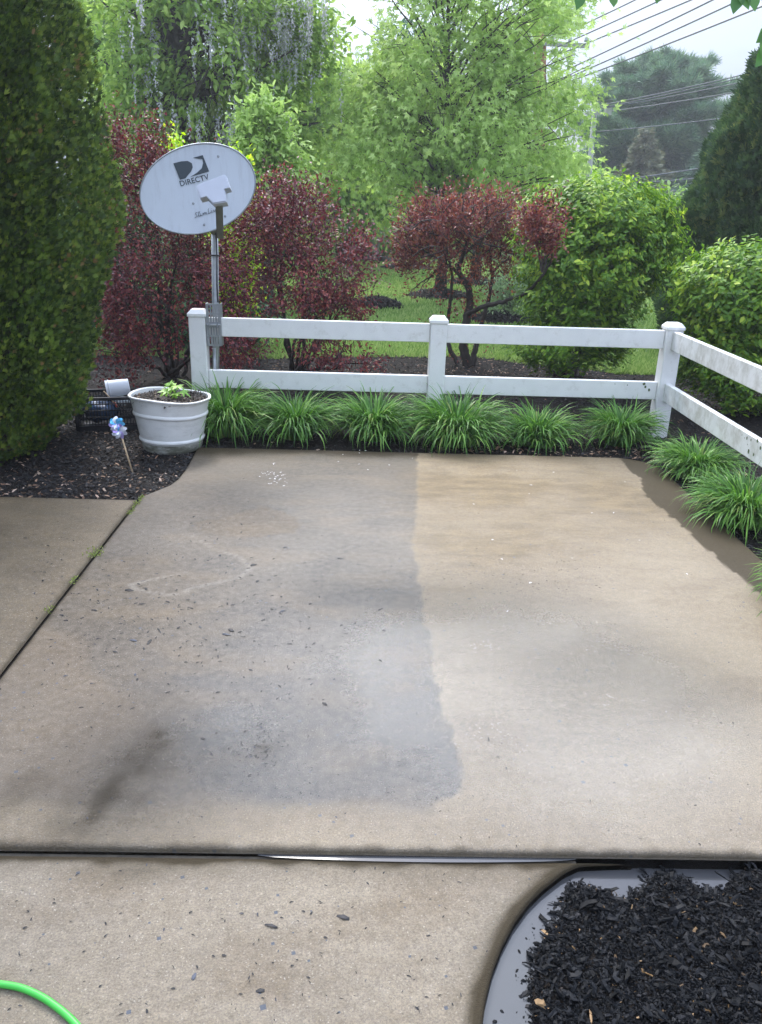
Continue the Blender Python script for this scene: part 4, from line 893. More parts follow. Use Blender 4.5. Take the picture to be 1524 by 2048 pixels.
def tree(name, label, base, trunk_h, tr, crown, nl, ntw, k, size, mt, bark, T=None, cat='tree', spread=.12, down=.3, group=None, twl=.55, gap=0, shell=.75, lean=(0, 0), extra=None, limb_r=.35, lower=-1., trunk_top=None, up=.6, holes=()):
    """crown: list of (centre, radii, weight)"""
    base = np.array(base, float); T = T or T_oval(); root = empty(name, base, label, cat, group)
    b = MB(); top = trunk_top if trunk_top is not None else max(c[2]+r[2]*.7 for c, r, w_ in crown)
    tp = np.array([base[0]+lean[0], base[1]+lean[1], top]); P = []
    for t in np.linspace(0, 1, 12): P.append(base*(1-t)+tp*t+np.array([math.sin(t*5+base[0])*.03*t*top, math.cos(t*4)*.02*t*top, 0])+np.array([0, 0, -.05*(t == 0)]))
    P = np.array(P); b.tube(P, tr*(1-np.linspace(0, 1, 12)**.8*.93)+np.r_[tr*.35, [0]*11], 9); W = np.array([w_ for _, _, w_ in crown], float); W /= W.sum(); tw = []; cent = []
    for (c, r, _), w_ in zip(crown, W):
        for p in ellip(max(2, int(nl*w_)), c, r, .45, 7, 0, lower):
            f = np.clip((p[2]-trunk_h)/(top-trunk_h+1e-6)*.75-.08, 0.02, .9)
            z0 = trunk_h+(top-trunk_h)*f; s = np.array([np.interp(z0, P[:, 2], P[:, i]) for i in range(3)]); s[2] = z0
            r0 = tr*limb_r*(1-.6*f); L = limb(b, s, p, r0, r0*.2); 
            for _ in range(3):
                j = R.integers(2, 5); q = L[j]+rv(1)[0]*np.array(r)*twl*.6; limb(b, L[j], q, r0*.3, r0*.1, n=4, sides=4)
    b.build('trunk', bark, root, True)
    nt = 0
    Ps = []
    for (c, r, _), w_ in zip(crown, W):
        q = ellip(int(ntw*w_), c, r, shell, int(abs(c[0])*10) % 50+3, gap, lower, gs=max(r)*.35); Ps.append(q)
    cl = np.vstack(Ps); cm = np.average([c for c, _, _ in crown], 0, W)
    if holes:        # gaps in the crown
        v = cl-np.array([0, 0, CH]); zz = v@CF; X_ = IW/2+FPX*(v@CR)/zz; Y_ = IH/2-FPX*(v@CU)/zz
        for hx, hy, ha, hb in holes: ok = ((X_-hx)/ha)**2+((Y_-hy)/hb)**2 > .6+.6*R.random(len(cl)); cl, X_, Y_ = cl[ok], X_[ok], Y_[ok]
    Q, D, N, sz = leaves_at(cl, k+1, spread*.45, size, down=down, c=cm, up=up, shoot=spread*2.6, rise=.15)
    cloud('crown', mt, Q, D, N, sz, T, root)
    return root, cl
def pt(px, py, Y): return at(px, py, Y)
def cr(px, py, Y, wpx, hpx, dep=1., w_=1.):
    """ellipsoid whose centre shows at a picture point, sized in metres from the picture at its distance"""
    c = at(px, py, Y); k = math.hypot(c[1], c[2]-CH)*1.02/FPX; return (c, np.array([wpx*k, wpx*k*dep, hpx*k]), w_)

# ------------------------------------------------------------------ arborvitae
def arbor(name, label, base, H, rfun, n, size, mt, cat='arborvitae', T=None, clumps=.12, back=.35, seed=3):
    base = np.array(base, float); root = empty(name, base, label, cat)
    b = MB(); b.tube([base+[0, 0, -.05], base+[.02, 0, H*.5], base+[0, .02, H*.93]], [.09, .05, .01], 8)
    for i in range(60):
        z = R.uniform(.15, H*.9); a = R.random()*6.28; rr = rfun(z/H)*.8; b.tube([base+[0, 0, z*.8], base+[math.cos(a)*rr*.5, math.sin(a)*rr*.5, z*.9], base+[math.cos(a)*rr, math.sin(a)*rr, z]], [.018, .012, .004], 4, False)
    b.build('trunk', M['darkbark'], root)
    c_ = MB(); c_.lathe([(max(.01, rfun(t)*.80-.05), t*H) for t in np.linspace(.015, .985, 26)], base, 40); co = c_.build('inner_twigs', M['darkbark'], root, True)
    z = R.random(n*3)*H; rm = max(rfun(t) for t in np.linspace(0, 1, 30)); rad = np.array([rfun(t) for t in z/H]); keep = R.random(n*3) < rad/rm; z, rad = z[keep][:n], rad[keep][:n]
    n = len(z); a = R.random(n)*2*math.pi; kp = (np.sin(a) < .75) | (R.random(n) < back); z, rad, a = z[kp], rad[kp], a[kp]; n = len(z)
    d = np.stack([np.cos(a), np.sin(a), 0*a], -1); S0 = base+d*rad[:, None]; S0[:, 2] = base[2]+z
    q = np.array([1, 1, .45]); bump = (fbm(S0*q, .42, seed, 2)-.5)*2*clumps*1.1+(fbm(S0*q, .16, seed+5, 2)-.5)*clumps*1.1
    dep = R.random(n)**2.2*.17*(rad+.2)
    P = S0+d*(bump-dep)[:, None]; P += R.normal(0, .012, P.shape)
    D = d*.75+np.array([0, 0, .75])+rv(n)*.5; Nn = np.cross(d, [0, 0, 1.])+rv(n)*.75
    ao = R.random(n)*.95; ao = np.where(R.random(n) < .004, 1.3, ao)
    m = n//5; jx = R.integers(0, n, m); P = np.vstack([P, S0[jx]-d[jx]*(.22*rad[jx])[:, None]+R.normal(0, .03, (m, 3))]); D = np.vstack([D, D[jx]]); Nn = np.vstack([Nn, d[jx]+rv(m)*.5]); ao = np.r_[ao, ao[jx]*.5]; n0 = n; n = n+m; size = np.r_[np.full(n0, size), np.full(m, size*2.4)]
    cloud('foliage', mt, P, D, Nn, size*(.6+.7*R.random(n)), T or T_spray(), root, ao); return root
def rL(t):
    return float(np.interp(t, [0, .06, .13, .2, .3, .45, .6, .75, .88, .96, 1.], [.76, 1.02, 1.14, 1.19, 1.21, 1.17, 1.04, .78, .48, .2, .02]))
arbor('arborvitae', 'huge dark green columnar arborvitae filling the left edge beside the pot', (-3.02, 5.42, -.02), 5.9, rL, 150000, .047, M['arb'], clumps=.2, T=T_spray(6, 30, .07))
def rR(t): return float(np.interp(t, [0, .15, .35, .6, .8, .93, 1.], [1.25, 1.4, 1.32, 1.12, .86, .55, .06]))
ab = at(1556, 600, 10.4)
arbor('conical_arborvitae', 'tall conical arborvitae rising behind the right-hand green shrub', (ab[0]-.02, 10.4, 0), 3.85, rR, 42000, .095, M['arb2'], clumps=.18, seed=12)

# ------------------------------------------------------------------ red shrubs
def shrub(name, label, base, stems, blobs, ncl, k, size, mt, bark, cat='shrub', T=None, spread=.05, gap=.0, shell=.5, down=.0, group=None, stemr=.022, gs=.25, outw=.6, up=.6, dens=None, twigs=90):
    base = np.array(base, float); root = empty(name, base, label, cat, group); b = MB(); ends = []
    W = np.array([w_ for _, _, w_ in blobs], float); W /= W.sum()
    for (c, r, _), w_ in zip(blobs, W):
        for p in ellip(max(1, int(stems*w_+.5)), c, np.array(r)*.6, .6, 4):
            L = limb(b, base+R.normal(0, .05, 3)*[1, 1, 0]+[0, 0, -.03], p, stemr, stemr*.35, .35, 8, 6); ends.append(L)
            for _ in range(max(1, twigs//stems)):
                j = R.integers(3, 8); q = np.array(c)+(rv(1)[0]*np.array(r)*.85); 
                if np.linalg.norm(q-L[j]) < max(r)*1.3: limb(b, L[j], q, stemr*.3, stemr*.1, .3, 5, 4)
    b.build('branches', bark, root, True); Ps = []
    for i, ((c, r, _), w_) in enumerate(zip(blobs, W)): Ps.append(ellip(int(ncl*w_), c, r, shell, i+3, gap, gs=gs))
    cl = np.vstack(Ps); cm = np.average([c for c, _, _ in blobs], 0, W)
    Q, D, N, sz = leaves_at(cl, k+1, spread*.4, size, down=down, c=cm, outw=outw, up=up, shoot=spread*3.2, rise=.55); ok = Q[:, 2] > .01
    cloud('leaves', mt, Q[ok], D[ok], N[ok], sz[ok], T or T_oval(), root); return root
G = 'dark red-leaved shrubs behind the fence'
shrub('red_shrub', 'tallest dark red shrub, between the big arborvitae and the satellite dish', gnd(330, 760, 0)*[1, 1, 0]+[0, .3, 0], 9,
      [cr(300, 420, 7.9, 100, 140, 1, 1.1), cr(262, 325, 7.9, 50, 85, 1, .5), cr(395, 470, 7.7, 70, 130, 1, .9), cr(290, 600, 7.6, 105, 110, 1, 1.), cr(430, 590, 7.5, 60, 100, 1, .6), cr(235, 650, 7.3, 75, 100, 1, .6), cr(460, 690, 7.3, 60, 40, 1, .25)], 3000, 7, .036, M['redleaf'], M['darkbark'], group=G, gap=.44, gs=.28, twigs=130)
shrub('red_shrub', 'rounded dark red shrub just right of the satellite dish', gnd(590, 745, 0)*[1, 1, 0]+[0, .2, 0], 8,
      [cr(585, 440, 7.9, 85, 70, 1, 1), cr(560, 500, 7.9, 85, 90, 1, .9), cr(650, 530, 7.9, 85, 90, 1, .9), cr(705, 560, 7.9, 42, 80, 1, .4), cr(600, 590, 7.8, 100, 55, 1, .5), cr(660, 700, 7.7, 60, 38, 1, .25), cr(735, 722, 7.8, 30, 14, 1, .05)], 2000, 7, .036, M['redleaf'], M['darkbark'], group=G, gap=.49, gs=.26, twigs=110)
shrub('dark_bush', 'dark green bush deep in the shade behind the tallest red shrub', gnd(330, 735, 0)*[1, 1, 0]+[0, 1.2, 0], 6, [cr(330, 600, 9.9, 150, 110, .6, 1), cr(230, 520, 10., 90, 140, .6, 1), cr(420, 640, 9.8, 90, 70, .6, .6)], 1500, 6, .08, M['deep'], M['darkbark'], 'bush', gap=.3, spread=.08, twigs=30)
# right: umbrella crown on visible crooked stems
rb = gnd(935, 728, 0)
rr_ = empty('red_shrub', rb, 'umbrella-shaped rusty red shrub with bare crooked stems left of the green shrub', 'shrub', G); b = MB()
def path(pts, r0, r1, Y=None, dy=0.):
    P = np.array([at(x, y, (Y or rb[1])+dy*i/len(pts)) for i, (x, y) in enumerate(pts)]); P[0, 2] = min(P[0, 2], 0) if pts[0][1] > 700 else P[0, 2]
    t = np.linspace(0, len(P)-1, len(P)*5); Q = np.stack([np.interp(t, range(len(P)), P[:, k]) for k in range(3)], -1)
    for _ in range(3): Q[1:-1] = .25*Q[:-2]+.5*Q[1:-1]+.25*Q[2:]
    Q[1:-1] += R.normal(0, .004, Q[1:-1].shape); b.tube(Q, np.linspace(r0, r1, len(Q)), 8, False); return Q
path([(935, 732), (925, 690), (932, 640), (942, 600), (935, 570), (915, 545), (925, 510), (940, 470), (930, 430)], .055, .012, dy=-.2)
path([(945, 730), (950, 700), (960, 660), (975, 610), (985, 560), (980, 510), (985, 460)], .036, .01, dy=.3)
path([(930, 632), (960, 615), (1000, 605), (1050, 590), (1080, 560), (1105, 520), (1100, 480)], .03, .006, dy=-2.2)
for e in ((1060, 430), (1090, 440), (1110, 470), (1075, 460)): path([(1085, 545), ((1085+e[0])/2+4, 500), e], .010, .003, Y=7.1)
path([(915, 728), (895, 690), (895, 640), (903, 590), (905, 540), (885, 500), (870, 460)], .028, .008, dy=.2)
path([(915, 545), (890, 525), (860, 510), (830, 490), (815, 460)], .018, .005, dy=-.2)
path([(893, 520), (860, 555), (835, 570), (815, 590)], .012, .003, dy=-.3)
path([(865, 552), (845, 570), (838, 585)], .007, .003, dy=-.3)
path([(985, 545), (1010, 520), (1040, 515), (1075, 505)], .014, .004, dy=.2)
path([(925, 510), (960, 480), (1000, 440), (1040, 420)], .02, .005, dy=.1)
for _ in range(150):
    x, y = R.uniform(820, 1090), R.uniform(420, 520); s = (x, y); e = (x+R.normal(0, 35), y-R.uniform(10, 60)*(1 if R.random() < .8 else -.6)); dy = R.normal(0, .3)
    A, Bp = at(*s, rb[1]+dy), at(*e, rb[1]+dy*1.3); limb(b, A, Bp, .007, .003, .3, 4, 4)
b.build('branches', M['darkbark'], rr_, True)
bl = [cr(860, 455, rb[1], 66, 48, 1.5, .9), cr(950, 440, rb[1], 90, 42, 1.2, 1.2), cr(1000, 470, rb[1], 60, 60, 1, .7), cr(830, 495, rb[1]-.1, 45, 38, 1, .35), cr(905, 480, rb[1], 80, 40, 1, .5), cr(1072, 450, 6.95, 48, 45, 1, .5), cr(1098, 485, 6.95, 28, 30, 1, .16), cr(900, 530, rb[1], 90, 40, 1, .35), cr(810, 520, rb[1], 35, 40, 1, .2), cr(990, 520, rb[1], 50, 40, 1, .22)]
cl = np.vstack([ellip(int(400*w_), c, r, .8, i+3, .47, gs=.16) for i, (c, r, w_) in enumerate(bl)])
for x, y, sx_, n in ((825, 570, 12, 10), (950, 610, 14, 14), (905, 620, 8, 8), (915, 680, 22, 16), (970, 560, 25, 16), (880, 600, 25, 12), (930, 540, 30, 16)):
    cl = np.vstack([cl, [at(x+R.normal(0, sx_), y+R.normal(0, sx_), rb[1]+R.normal(0, .1)) for _ in range(n)]])
Q, D, N, sz = leaves_at(cl, 8, .018, .036, shoot=.15, rise=.7, down=-.2, c=bl[1][0]-np.array([0, 0, .4])); cloud('leaves', M['redleaf2'], Q, D, N, sz, T_oval(), rr_)

# ------------------------------------------------------------------ fresh green shrubs
def lushrub(label, base, blobs, ncl, size, seed):
    base = np.array(base, float); root = empty('green_shrub', base, label, 'shrub', 'fresh green leafy shrubs by the corner'); b = MB()
    W = np.array([w_ for _, _, w_ in blobs], float); W /= W.sum()
    for (c, r, _), w_ in zip(blobs, W):
        for p in ellip(max(2, int(30*w_)), c, np.array(r)*.85, .5, 4): limb(b, base+R.normal(0, .06, 3)*[1, 1, 0]+[0, 0, -.03], p, .02, .005, .25, 7, 5)
    b.build('branches', M['bark'], root, True); Ps = []
    # branch tips: a whorl of drooping pointed leaves round each
    for i, ((c, r, _), w_) in enumerate(zip(blobs, W)):
        n = int(ncl*1.6*w_); Pc = ellip(n, c, r, .5, seed+i, .0); Ps.append(Pc)
    cl = np.vstack(Ps); cm = np.average([c for c, _, _ in blobs], 0, W)
    kl = 9; n = len(cl)*kl; o = nrm(cl-cm); o[:, 2] = np.abs(o[:, 2])*.5+.25; o = nrm(o); ax = np.repeat(o, kl, 0); Q = np.repeat(cl, kl, 0)+ax*R.uniform(-.09, .06, (n, 1))+R.normal(0, .012, (n, 3))
    rd = rv(n); rd = nrm(rd-ax*(rd*ax).sum(1, keepdims=True)); D = ax*.55+rd*.8+np.array([0, 0, -.35]); N = ax*.9+np.array([0, 0, .5])+rv(n)*.2
    hgt = (Q[:, 2]-Q[:, 2].min())/(np.ptp(Q[:, 2])); rnd = np.clip(.08+R.random(n)*.72+.33*np.repeat(R.random(len(cl)) < .18, kl)*(hgt > .4), 0, 1)
    ok = Q[:, 2] > .02
    cloud('leaves', M['lush'], Q[ok], D[ok], N[ok], (size*(.55+.6*R.random(n)))[ok], T_oval(), root, rnd[ok]); return root
lushrub('big rounded bright green shrub behind the fence beside the corner post', gnd(1135, 752, 0)*[1, 1, 0]+[0, .15, 0],
        [cr(1190, 500, 8.1, 150, 115, .9, 1.6), cr(1200, 430, 8.1, 125, 65, .9, .8), cr(1110, 440, 8.1, 70, 60, 1, .5), cr(1290, 490, 8.1, 65, 95, 1, .6), cr(1160, 600, 8.1, 120, 75, .9, .8), cr(1120, 690, 8.0, 95, 45, .9, .4), cr(1215, 680, 8.0, 50, 50, .8, .25)], 3200, .062, 3)
lushrub('bright green shrub at the right edge behind the sloping fence rails', (4.1, 7.1, 0),
        [cr(1470, 580, 7.1, 120, 85, .9, 1.2), cr(1560, 600, 7.1, 130, 110, .9, 1.), cr(1445, 700, 7.1, 95, 90, .9, .8), cr(1540, 760, 7.0, 110, 90, .9, .6), cr(1420, 620, 7.1, 60, 60, 1, .3)], 2900, .062, 30)
# lime shrub seen past the dish
shrub('lime_shrub', 'glowing lime green shrub showing behind the satellite dish pole', (at(470, 560, 9.4)*[1, 1, 0]), 6, [cr(468, 450, 9.4, 38, 100, 1, 1), cr(470, 560, 9.4, 30, 80, 1, .6), cr(360, 310, 9.6, 12, 12, 1, .05)], 900, 6, .06, M['lime'], M['bark'], gap=.3)

# ------------------------------------------------------------------ trees
def gb(px, Y): p = at(px, 500, Y); return np.array([p[0], Y, 0.])
# two maples on mulch mounds
Y1, Y2 = rings[0][1], rings[1][1]
tree('maple_tree', 'nearest light green young maple on the lawn, branches fanning up over the red shrub', (rings[0][0], Y1, .1), 1.5, .1,
     [cr(900, 250, Y1, 210, 170, .9, 1.5), cr(900, 60, Y1, 210, 160, .9, 1.1), cr(940, -110, Y1, 170, 130, .9, .7), cr(860, 340, Y1, 190, 70, .9, .6), cr(1090, 120, Y1, 95, 150, .9, .5), cr(760, 200, Y1, 80, 100, .9, .35)],
     120, 4000, 6, .10, M['maple'], M['darkbark'], T_maple(), spread=.15, gap=.55, shell=.95, limb_r=.3, holes=[(1080, 110, 30, 85), (1078, 245, 22, 45), (1120, 95, 50, 20), (685, 60, 80, 100), (1010, 20, 30, 30), (820, 60, 24, 30), (740, 130, 22, 26), (1060, 285, 20, 16), (930, 130, 16, 24)])
tree('maple_tree', 'farther light green maple just right of the nearest one, its crown thinning against the sky', (rings[1][0], Y2, .1), 1.8, .12,
     [cr(1010, 240, Y2, 150, 150, .9, 1.2), cr(1080, 60, Y2, 100, 130, .9, .8), cr(1115, 250, Y2, 45, 120, .9, .2), cr(1000, 340, Y2, 160, 70, .9, .6)],
     50, 1500, 6, .12, M['maple'], M['darkbark'], T_maple(), spread=.17, gap=.54, shell=.9, holes=[(1080, 110, 24, 75), (1078, 245, 17, 40), (1120, 95, 45, 18), (700, 40, 60, 70), (1010, 20, 30, 30), (820, 60, 24, 30), (740, 130, 22, 26), (1060, 285, 20, 16), (930, 130, 16, 24)])
# blossom tree
YW = 17.
root, cl = tree('blossom_tree', 'large tree hung with long pale lilac blossom strands behind the dish', gb(380, YW), 2.2, .24,
     [cr(330, 60, YW, 130, 120, .9, 1.), cr(470, 90, YW, 150, 150, .9, 1.3), cr(580, 170, YW, 90, 130, .9, .7), cr(300, 230, YW, 100, 90, .9, .6), cr(430, 280, YW, 130, 110, .9, .8), cr(420, -110, YW, 230, 130, .9, 1.1), cr(585, 70, YW, 30, 45, .9, .08)],
     90, 5200, 6, .14, M['soft'], M['darkbark'], T_oval(), spread=.16, gap=.56, shell=.9, down=.25)
# strands
n = 430; base_ = []; 
for (c, r, w_), q in ((cr(470, 70, YW-1.2, 190, 130), 80), (cr(580, 30, YW-1, 90, 70), 60), (cr(440, 220, YW-1.4, 120, 70), 26), (cr(300, 60, YW-1, 60, 80), 12)): base_.append(ellip(q, c, r, .9, 9, .47, gs=.8))
base_ = np.vstack(base_); base_ = base_[base_[:, 1] < YW+.5]; PP = []; 
for p in base_:
    L = R.uniform(.25, .9); m = int(L*60); t = R.random(m)**.8; wd = .032*(1-t*.85); PP.append(p+np.stack([R.normal(0, 1, m)*wd, R.normal(0, 1, m)*wd, -t*L], -1))
PP = np.vstack(PP); n = len(PP); cloud('blossoms', M['blossom'], PP, rv(n)+[0, 0, -1.2], rv(n), .032+.025*R.random(n), T_kite(), root); tag(root.children[-1], kind='stuff')
# background trees
BG = 'leafy trees closing the far side of the lawn'
bgt = [
 ('soft yellow-green tree rising directly behind the dish rim and left maple side', 690, 24, [(640, 290, 110, 120, 1), (720, 340, 90, 80, .6)], 'soft', .2, 3400, .42),
 ('pale green sapling-like tree between the dish and the middle red shrub', 525, 12.5, [(530, 300, 42, 75, 1), (560, 350, 35, 40, .5), (500, 400, 45, 50, .5)], 'maple', .1, 1100, .42),
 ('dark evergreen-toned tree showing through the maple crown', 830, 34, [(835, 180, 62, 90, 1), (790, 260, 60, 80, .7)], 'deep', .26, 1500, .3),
 ('mid green broad tree behind the middle of the lawn', 660, 31, [(620, 380, 120, 95, 1), (740, 400, 110, 70, .8), (600, 270, 70, 90, .6)], 'mid', .24, 3400, .3),
 ('mid green tree behind the two maples', 950, 33, [(900, 360, 150, 75, 1), (1060, 370, 110, 60, .8), (960, 290, 120, 70, .5)], 'soft', .25, 3600, .3),
 ('leafy tree deep behind the big arborvitae and blossom tree', 290, 25, [(290, 330, 110, 140, 1), (400, 380, 120, 90, .9), (260, 120, 80, 140, .8)], 'mid', .22, 3400, .33),
 ('tall pale tree whose top fills the upper left corner beside the arborvitae', 230, 27, [(255, 20, 80, 100, 1), (300, -60, 90, 120, 1)], 'soft', .24, 2600, .36),
 ('green tree low at the far right end of the lawn', 1180, 36, [(1110, 375, 60, 40, 1), (1160, 400, 50, 30, .5)], 'mid', .24, 1300, .28)]
for lb, bx_, Y, bl, mt, sz, n, gp in bgt:
    k_ = 1.; crs = [cr(a, b_, Y, c, d, .8, w_) for a, b_, c, d, w_ in bl]
    tree('background_tree', lb, gb(bx_, Y), 1.5, .2, crs, 26, n, 6, sz, M[mt], M['darkbark'], T_oval(), spread=.009*Y, gap=gp, shell=.85, group=BG)
# low undergrowth at the lawn's far edge
UG = 'undergrowth bushes along the far lawn edge'
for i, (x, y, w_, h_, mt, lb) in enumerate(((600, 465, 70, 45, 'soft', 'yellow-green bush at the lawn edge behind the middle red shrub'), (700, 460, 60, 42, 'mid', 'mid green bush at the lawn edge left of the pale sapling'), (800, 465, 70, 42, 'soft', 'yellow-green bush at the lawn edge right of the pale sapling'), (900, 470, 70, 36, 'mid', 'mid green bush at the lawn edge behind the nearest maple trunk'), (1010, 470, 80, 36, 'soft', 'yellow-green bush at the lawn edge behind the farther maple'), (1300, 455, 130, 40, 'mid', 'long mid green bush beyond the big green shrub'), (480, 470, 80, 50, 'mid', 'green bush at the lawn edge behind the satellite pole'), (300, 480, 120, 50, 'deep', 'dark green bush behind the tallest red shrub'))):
    shrub('bush', lb, gb(x, 29+i*.3), 6, [cr(x, y, 29+i*.3, w_, h_, .6, 1)], 900, 6, .22, M[mt], M['darkbark'], 'bush', gap=.2, spread=.2, group=UG, stemr=.04, twigs=12)
# pale multi-stem sapling
sr = np.array([rings[2][0], rings[2][1], .12]); sp_ = empty('sapling', sr, 'small pale-stemmed sapling with sparse silvery leaves on the far lawn', 'sapling'); b = MB()
for i in range(5):
    e = at(745+R.normal(0, 22), R.uniform(395, 440), sr[1]); limb(b, sr+R.normal(0, .06, 3)*[1, 1, 0], e, .05, .015, .1, 8, 6)
for i in range(60):
    a = at(745+R.normal(0, 22), R.uniform(410, 480), sr[1]+R.normal(0, .4)); limb(b, a, a+np.array([R.normal(0, .5), R.normal(0, .4), R.uniform(.1, .8)]), .016, .006, .2, 4, 4)
b.build('trunk', M['palebark'], sp_, True); c_, r_, _ = cr(745, 435, sr[1], 48, 42); P = ellip(420, c_, r_, .8, 4, .4); Q, D, N, sz = leaves_at(P, 5, .15, .12); cloud('crown', M['silver'], Q, D, N, sz, T_oval(), sp_)
# shrub on the mound right of the red stems
shrub('small_bush', 'small grey-green bush on a mulch mound right of the crooked stems', (rings[5][0]+.15, rings[5][1], .05), 5, [cr(1020, 580, rings[5][1], 34, 42, 1, 1)], 420, 6, .05, M['silver'], M['bark'], 'bush', gap=.35, spread=.06, twigs=30)

# conifers
def conifer(name, label, base, H, rmax, mt, nb, size, droop, T, asc=.1, k=14, profile=None, cat='conifer', bark='darkbark', z0=.08, fluff=.12, irregular=.2):
    base = np.array(base, float); root = empty(name, base, label, cat); b = MB(); b.tube([base, base+[0, 0, H*.5], base+[0, 0, H*.97]], [H*.02, H*.013, H*.002], 8); P = []; Ds = []
    for i in range(nb):
        t = z0+(1-z0)*(i+.5)/nb; z = H*t; a = i*2.4+R.normal(0, .3); L = rmax*(profile(t) if profile else (1-t)**.8)*(1+R.normal(0, irregular)); L = max(L, .1); d = np.array([math.cos(a), math.sin(a), 0])
        s = base+[0, 0, z]; e = s+d*L+np.array([0, 0, L*asc-L*droop*.5]); L_ = limb(b, s, e, H*.004*(1.3-t), H*.001, .05, 6, 5)
        m = int(k*max(L/rmax, .15)*5); q = .25+.75*R.random(m)**.8; idx = q*5; sd_ = np.cross(d, [0, 0, 1.]); 
        p = np.stack([np.interp(idx, range(6), L_[:, j]) for j in range(3)], -1); off = R.normal(0, 1, m)*L*.22*(1.15-q)*1.1
        p = p+sd_*off[:, None]+R.normal(0, fluff*rmax*.3, (m, 3))*[1, 1, .8]-np.array([0, 0, 1.])*(droop*.15*L*R.random(m))[:, None]; P.append(p); Ds.append(d*.8+sd_*np.sign(off)[:, None]*.5+np.array([0, 0, asc*1.2-droop])+rv(m)*.5)
    b.build('trunk', M[bark], root); P = np.vstack(P); Ds = np.vstack(Ds); n = len(P); cloud('needles', M[mt], P, Ds, rv(n)+[0, 0, 1], size*(.6+.7*R.random(n)), T, root); return root
Yp = 45.; pb_ = gb(1268, Yp); Hp = at(1268, 118, Yp)[2]
conifer('pine_tree', 'tall broad blue-green pine beyond the lawn on the right', pb_, Hp, 3.3, 'pine', 150, .40, .0, T_tuft(7), .38, 60, lambda t: float(np.interp(t, [0, .25, .5, .75, .9, 1], [.85, 1., 1.0, .75, .45, .1])), 'pine', irregular=.32)
conifer('spruce_tree', 'thin tan spruce standing in front of the big pine', gb(1262, 38), at(1262, 258, 38)[2], 2.1, 'tan', 120, .26, .3, T_spray(5, 40, .07), -.05, 45, cat='spruce')
conifer('spruce_tree', 'dark spruce in the gap between the pine and the conical arborvitae', gb(1385, 40), at(1385, 300, 40)[2], 2.6, 'pine', 75, .5, .3, T_spray(5, 50, .08), -.05, 26, cat='spruce')
conifer('spruce_tree', 'low dark conifer hidden low behind the grey utility pole', gb(1150, 42), at(1150, 325, 42)[2], 2.2, 'deep', 55, .5, .3, T_spray(5, 50, .08), -.05, 24, cat='spruce')

# ------------------------------------------------------------------ utility poles and wires
p1 = gb(1078, 26.); t1_ = at(1086, -260, 26.)
up1 = empty('utility_pole', p1, 'thick reddish brown wooden utility pole rising through the maple', 'utility pole'); MB().tube([p1-[0, 0, .2], np.array([t1_[0], 26., t1_[2]])], [.2, .15], 14).build('pole', M['polewood'], up1, True)
ca, cb2 = at(1068, 86, 25.8), at(1178, 92, 25.8); b = MB(); mid = (ca+cb2)/2; ex = nrm(cb2-ca); Mc = np.stack([ex, np.cross([0, 0, 1.], ex), [0, 0, 1.]], 1); b.box(mid, (np.linalg.norm(cb2-ca)/2, .05, .055), Mc); b.build('crossarm', M['polegrey'], up1)
for x in (1105, 1140, 1172): q = at(x, 84, 25.8); b = MB(); b.lathe([(.001, 0), (.05, .0), (.06, .05), (.04, .07), (.05, .1), (.001, .14)], q, 10); b.build('insulator', M['metal'], up1, True)
def wire(p, q, r, lb, sag=.02, grp='power lines overhead'):
    P = [np.array(p)*(1-t)+np.array(q)*t-np.array([0, 0, 1.])*sag*np.linalg.norm(np.array(q)-p)*4*t*(1-t) for t in np.linspace(0, 1, 22)]
    tag(MB().tube(P, r, 6).build('power_line', M['wire'], None, True), lb, 'power line', grp)
def line_ends(x0, y0, x1, y1, xa, Ya, xb, Yb):
    f = lambda x: y0+(y1-y0)*(x-x0)/(x1-x0); return at(xa, f(xa), Ya), at(xb, f(xb), Yb)
for (x0, y0, x1, y1), lb in (((1202, 30, 1262, 0), 'highest and leftmost of the six upper power lines'), ((1175, 65, 1312, 0), 'second highest of the six upper power lines'), ((1207, 70, 1370, 0), 'third highest of the six upper power lines'), ((1202, 105, 1415, 0), 'fourth of the six upper power lines counted from the top'), ((1200, 125, 1465, 2), 'fifth of the six upper power lines counted from the top'), ((1202, 137, 1524, 8), 'lowest of the six upper power lines, reaching the right edge of the photo')):
    a, c = line_ends(x0, y0, x1, y1, 1110, 25.8, 1900, 14.); wire(a, c, .016, lb, .004, 'upper power lines')
p2 = gb(1166, 31.); t2 = at(1190, 212, 31.)
up2 = empty('utility_pole', p2, 'thin leaning grey utility pole in front of the pine', 'utility pole'); MB().tube([p2-[0, 0, .2], t2], [.11, .085], 12).build('pole', M['polegrey'], up2, True)
ca, cb2 = at(1170, 226, 30.8), at(1220, 227, 30.8); b = MB(); b.box((ca+cb2)/2, ((cb2-ca)[0]/2, .05, .05)); b.box(at(1216, 223, 30.7), (.1, .1, .12)); b.build('crossarm', M['polegrey'], up2)
for (x0, y0, x1, y1), lb, sg in (((1190, 213, 1445, 157), 'topmost cable from the thin grey pole to the right', .012), ((1190, 218, 1445, 162), 'second cable from the top of the thin grey pole', .013), ((1190, 219, 1440, 171), 'third cable from the top of the thin grey pole', .015), ((1216, 223, 1425, 190), 'fourth cable leaving the small arm of the thin grey pole', .012), ((1187, 264, 1415, 238), 'single lower cable halfway down the thin grey pole', .012)):
    a, c = line_ends(x0, y0, x1, y1, x0, 31., 1560, 26.); wire(a, c, .017, lb, sg*.5, 'cables of the thin grey pole')
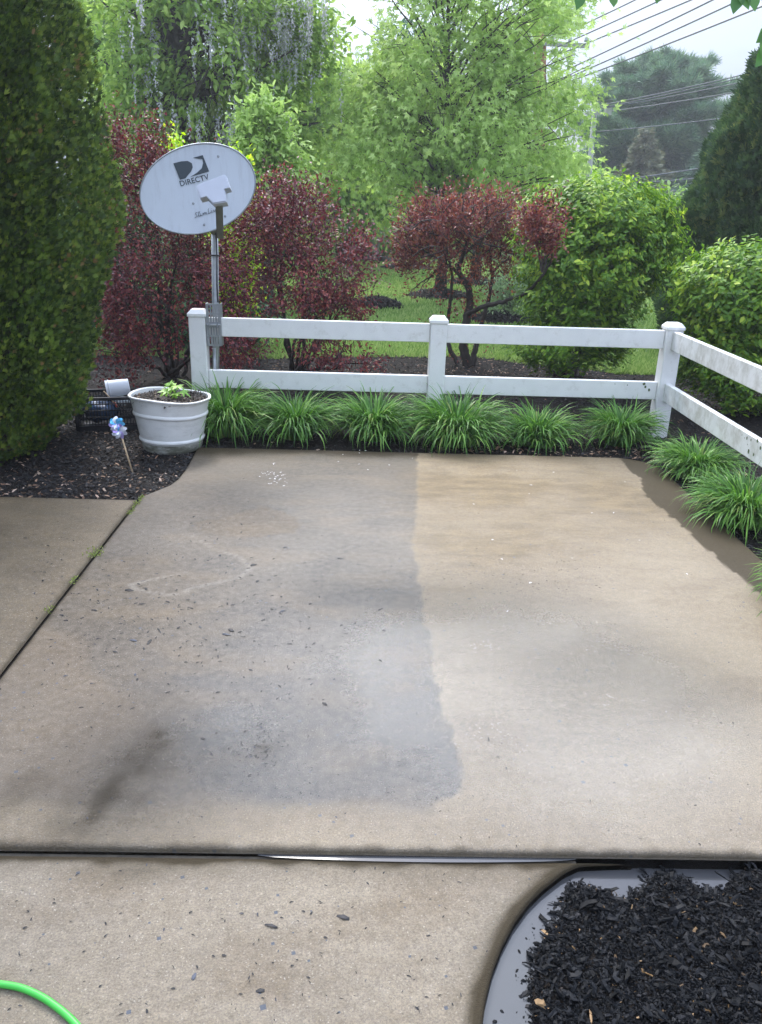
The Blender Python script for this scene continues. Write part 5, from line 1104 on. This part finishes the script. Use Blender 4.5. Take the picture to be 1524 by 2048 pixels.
for (x0, y0, x1, y1), lb in (((1240, 360, 1380, 338), 'highest low cable in front of the dark spruce'), ((1240, 368, 1370, 357), 'middle low cable in front of the dark spruce'), ((1250, 378, 1380, 380), 'lowest cable in front of the dark spruce')):
    a, c = line_ends(x0, y0, x1, y1, 1230, 36., 1560, 33.); wire(a, c, .03, lb, .006, 'low cables before the dark spruce')

# ------------------------------------------------------------------ overhanging branch, top right
ob = empty('overhanging_branch', at(1700, -120, 2.6), 'dark leafy branch tips of a nearby tree hanging in at the top right', 'branch'); b = MB()
BP = [at(1900, -160, 2.7), at(1650, -110, 2.6), at(1500, -75, 2.5), at(1350, -60, 2.45), at(1200, -55, 2.4)]; b.tube(BP, [.012, .009, .006, .004, .002], 7)
M['over'] = leafmat('overhanging leaves', [(0, (.04, .12, .03)), (1, (.08, .18, .045))], .45, .3, .1)
LP, LD, LS = [], [], []
for (x, y, dx, dy, s) in ((1165, -25, -8, 34, .062), (1225, -22, 3, 30, .05), (1318, -28, -3, 28, .05), (1475, -28, 18, 32, .07), (1487, -22, -18, 40, .07), (1500, -30, 10, 40, .07), (1540, 50, -8, 40, .09), (1545, 88, -20, 28, .08), (1560, 40, -30, 30, .09), (1420, -60, -4, 40, .06), (1270, -60, 4, 40, .05)):
    a, c = at(x, y, 2.5), at(x+dx, y+dy, 2.48); LP.append(a); LD.append(c-a); LS.append(s)
    near = min(BP, key=lambda q: np.linalg.norm(q-a)); b.tube([near, (near+a)/2+[0, 0, .01], a], [.002, .0016, .0012], 5)
b.build('twigs', M['darkbark'], ob, True)
cloud('leaves', M['over'], np.array(LP), np.array(LD), np.tile([.1, -1, .25], (len(LP), 1))+R.normal(0, .2, (len(LP), 3)), np.array(LS), T_oval(), ob, wid=1.25)
#PART4

# ------------------------------------------------------------------ air
hm = bpy.data.materials.new('pale haze'); hm.use_nodes = True; hn = hm.node_tree.nodes; hn.clear(); ho = hn.new('ShaderNodeOutputMaterial'); hv = hn.new('ShaderNodeVolumePrincipled')
hv.inputs['Color'].default_value = (.93, .96, 1, 1); hv.inputs['Density'].default_value = .0021; hv.inputs['Anisotropy'].default_value = .3; hm.node_tree.links.new(hv.outputs[0], ho.inputs['Volume'])
b = MB(); b.box((0, 40, 12.4), (90, 110, 13.6)); tag(b.build('haze', hm), 'thin pale moist air over the lawn and far trees', None, None, 'stuff')
#PART4
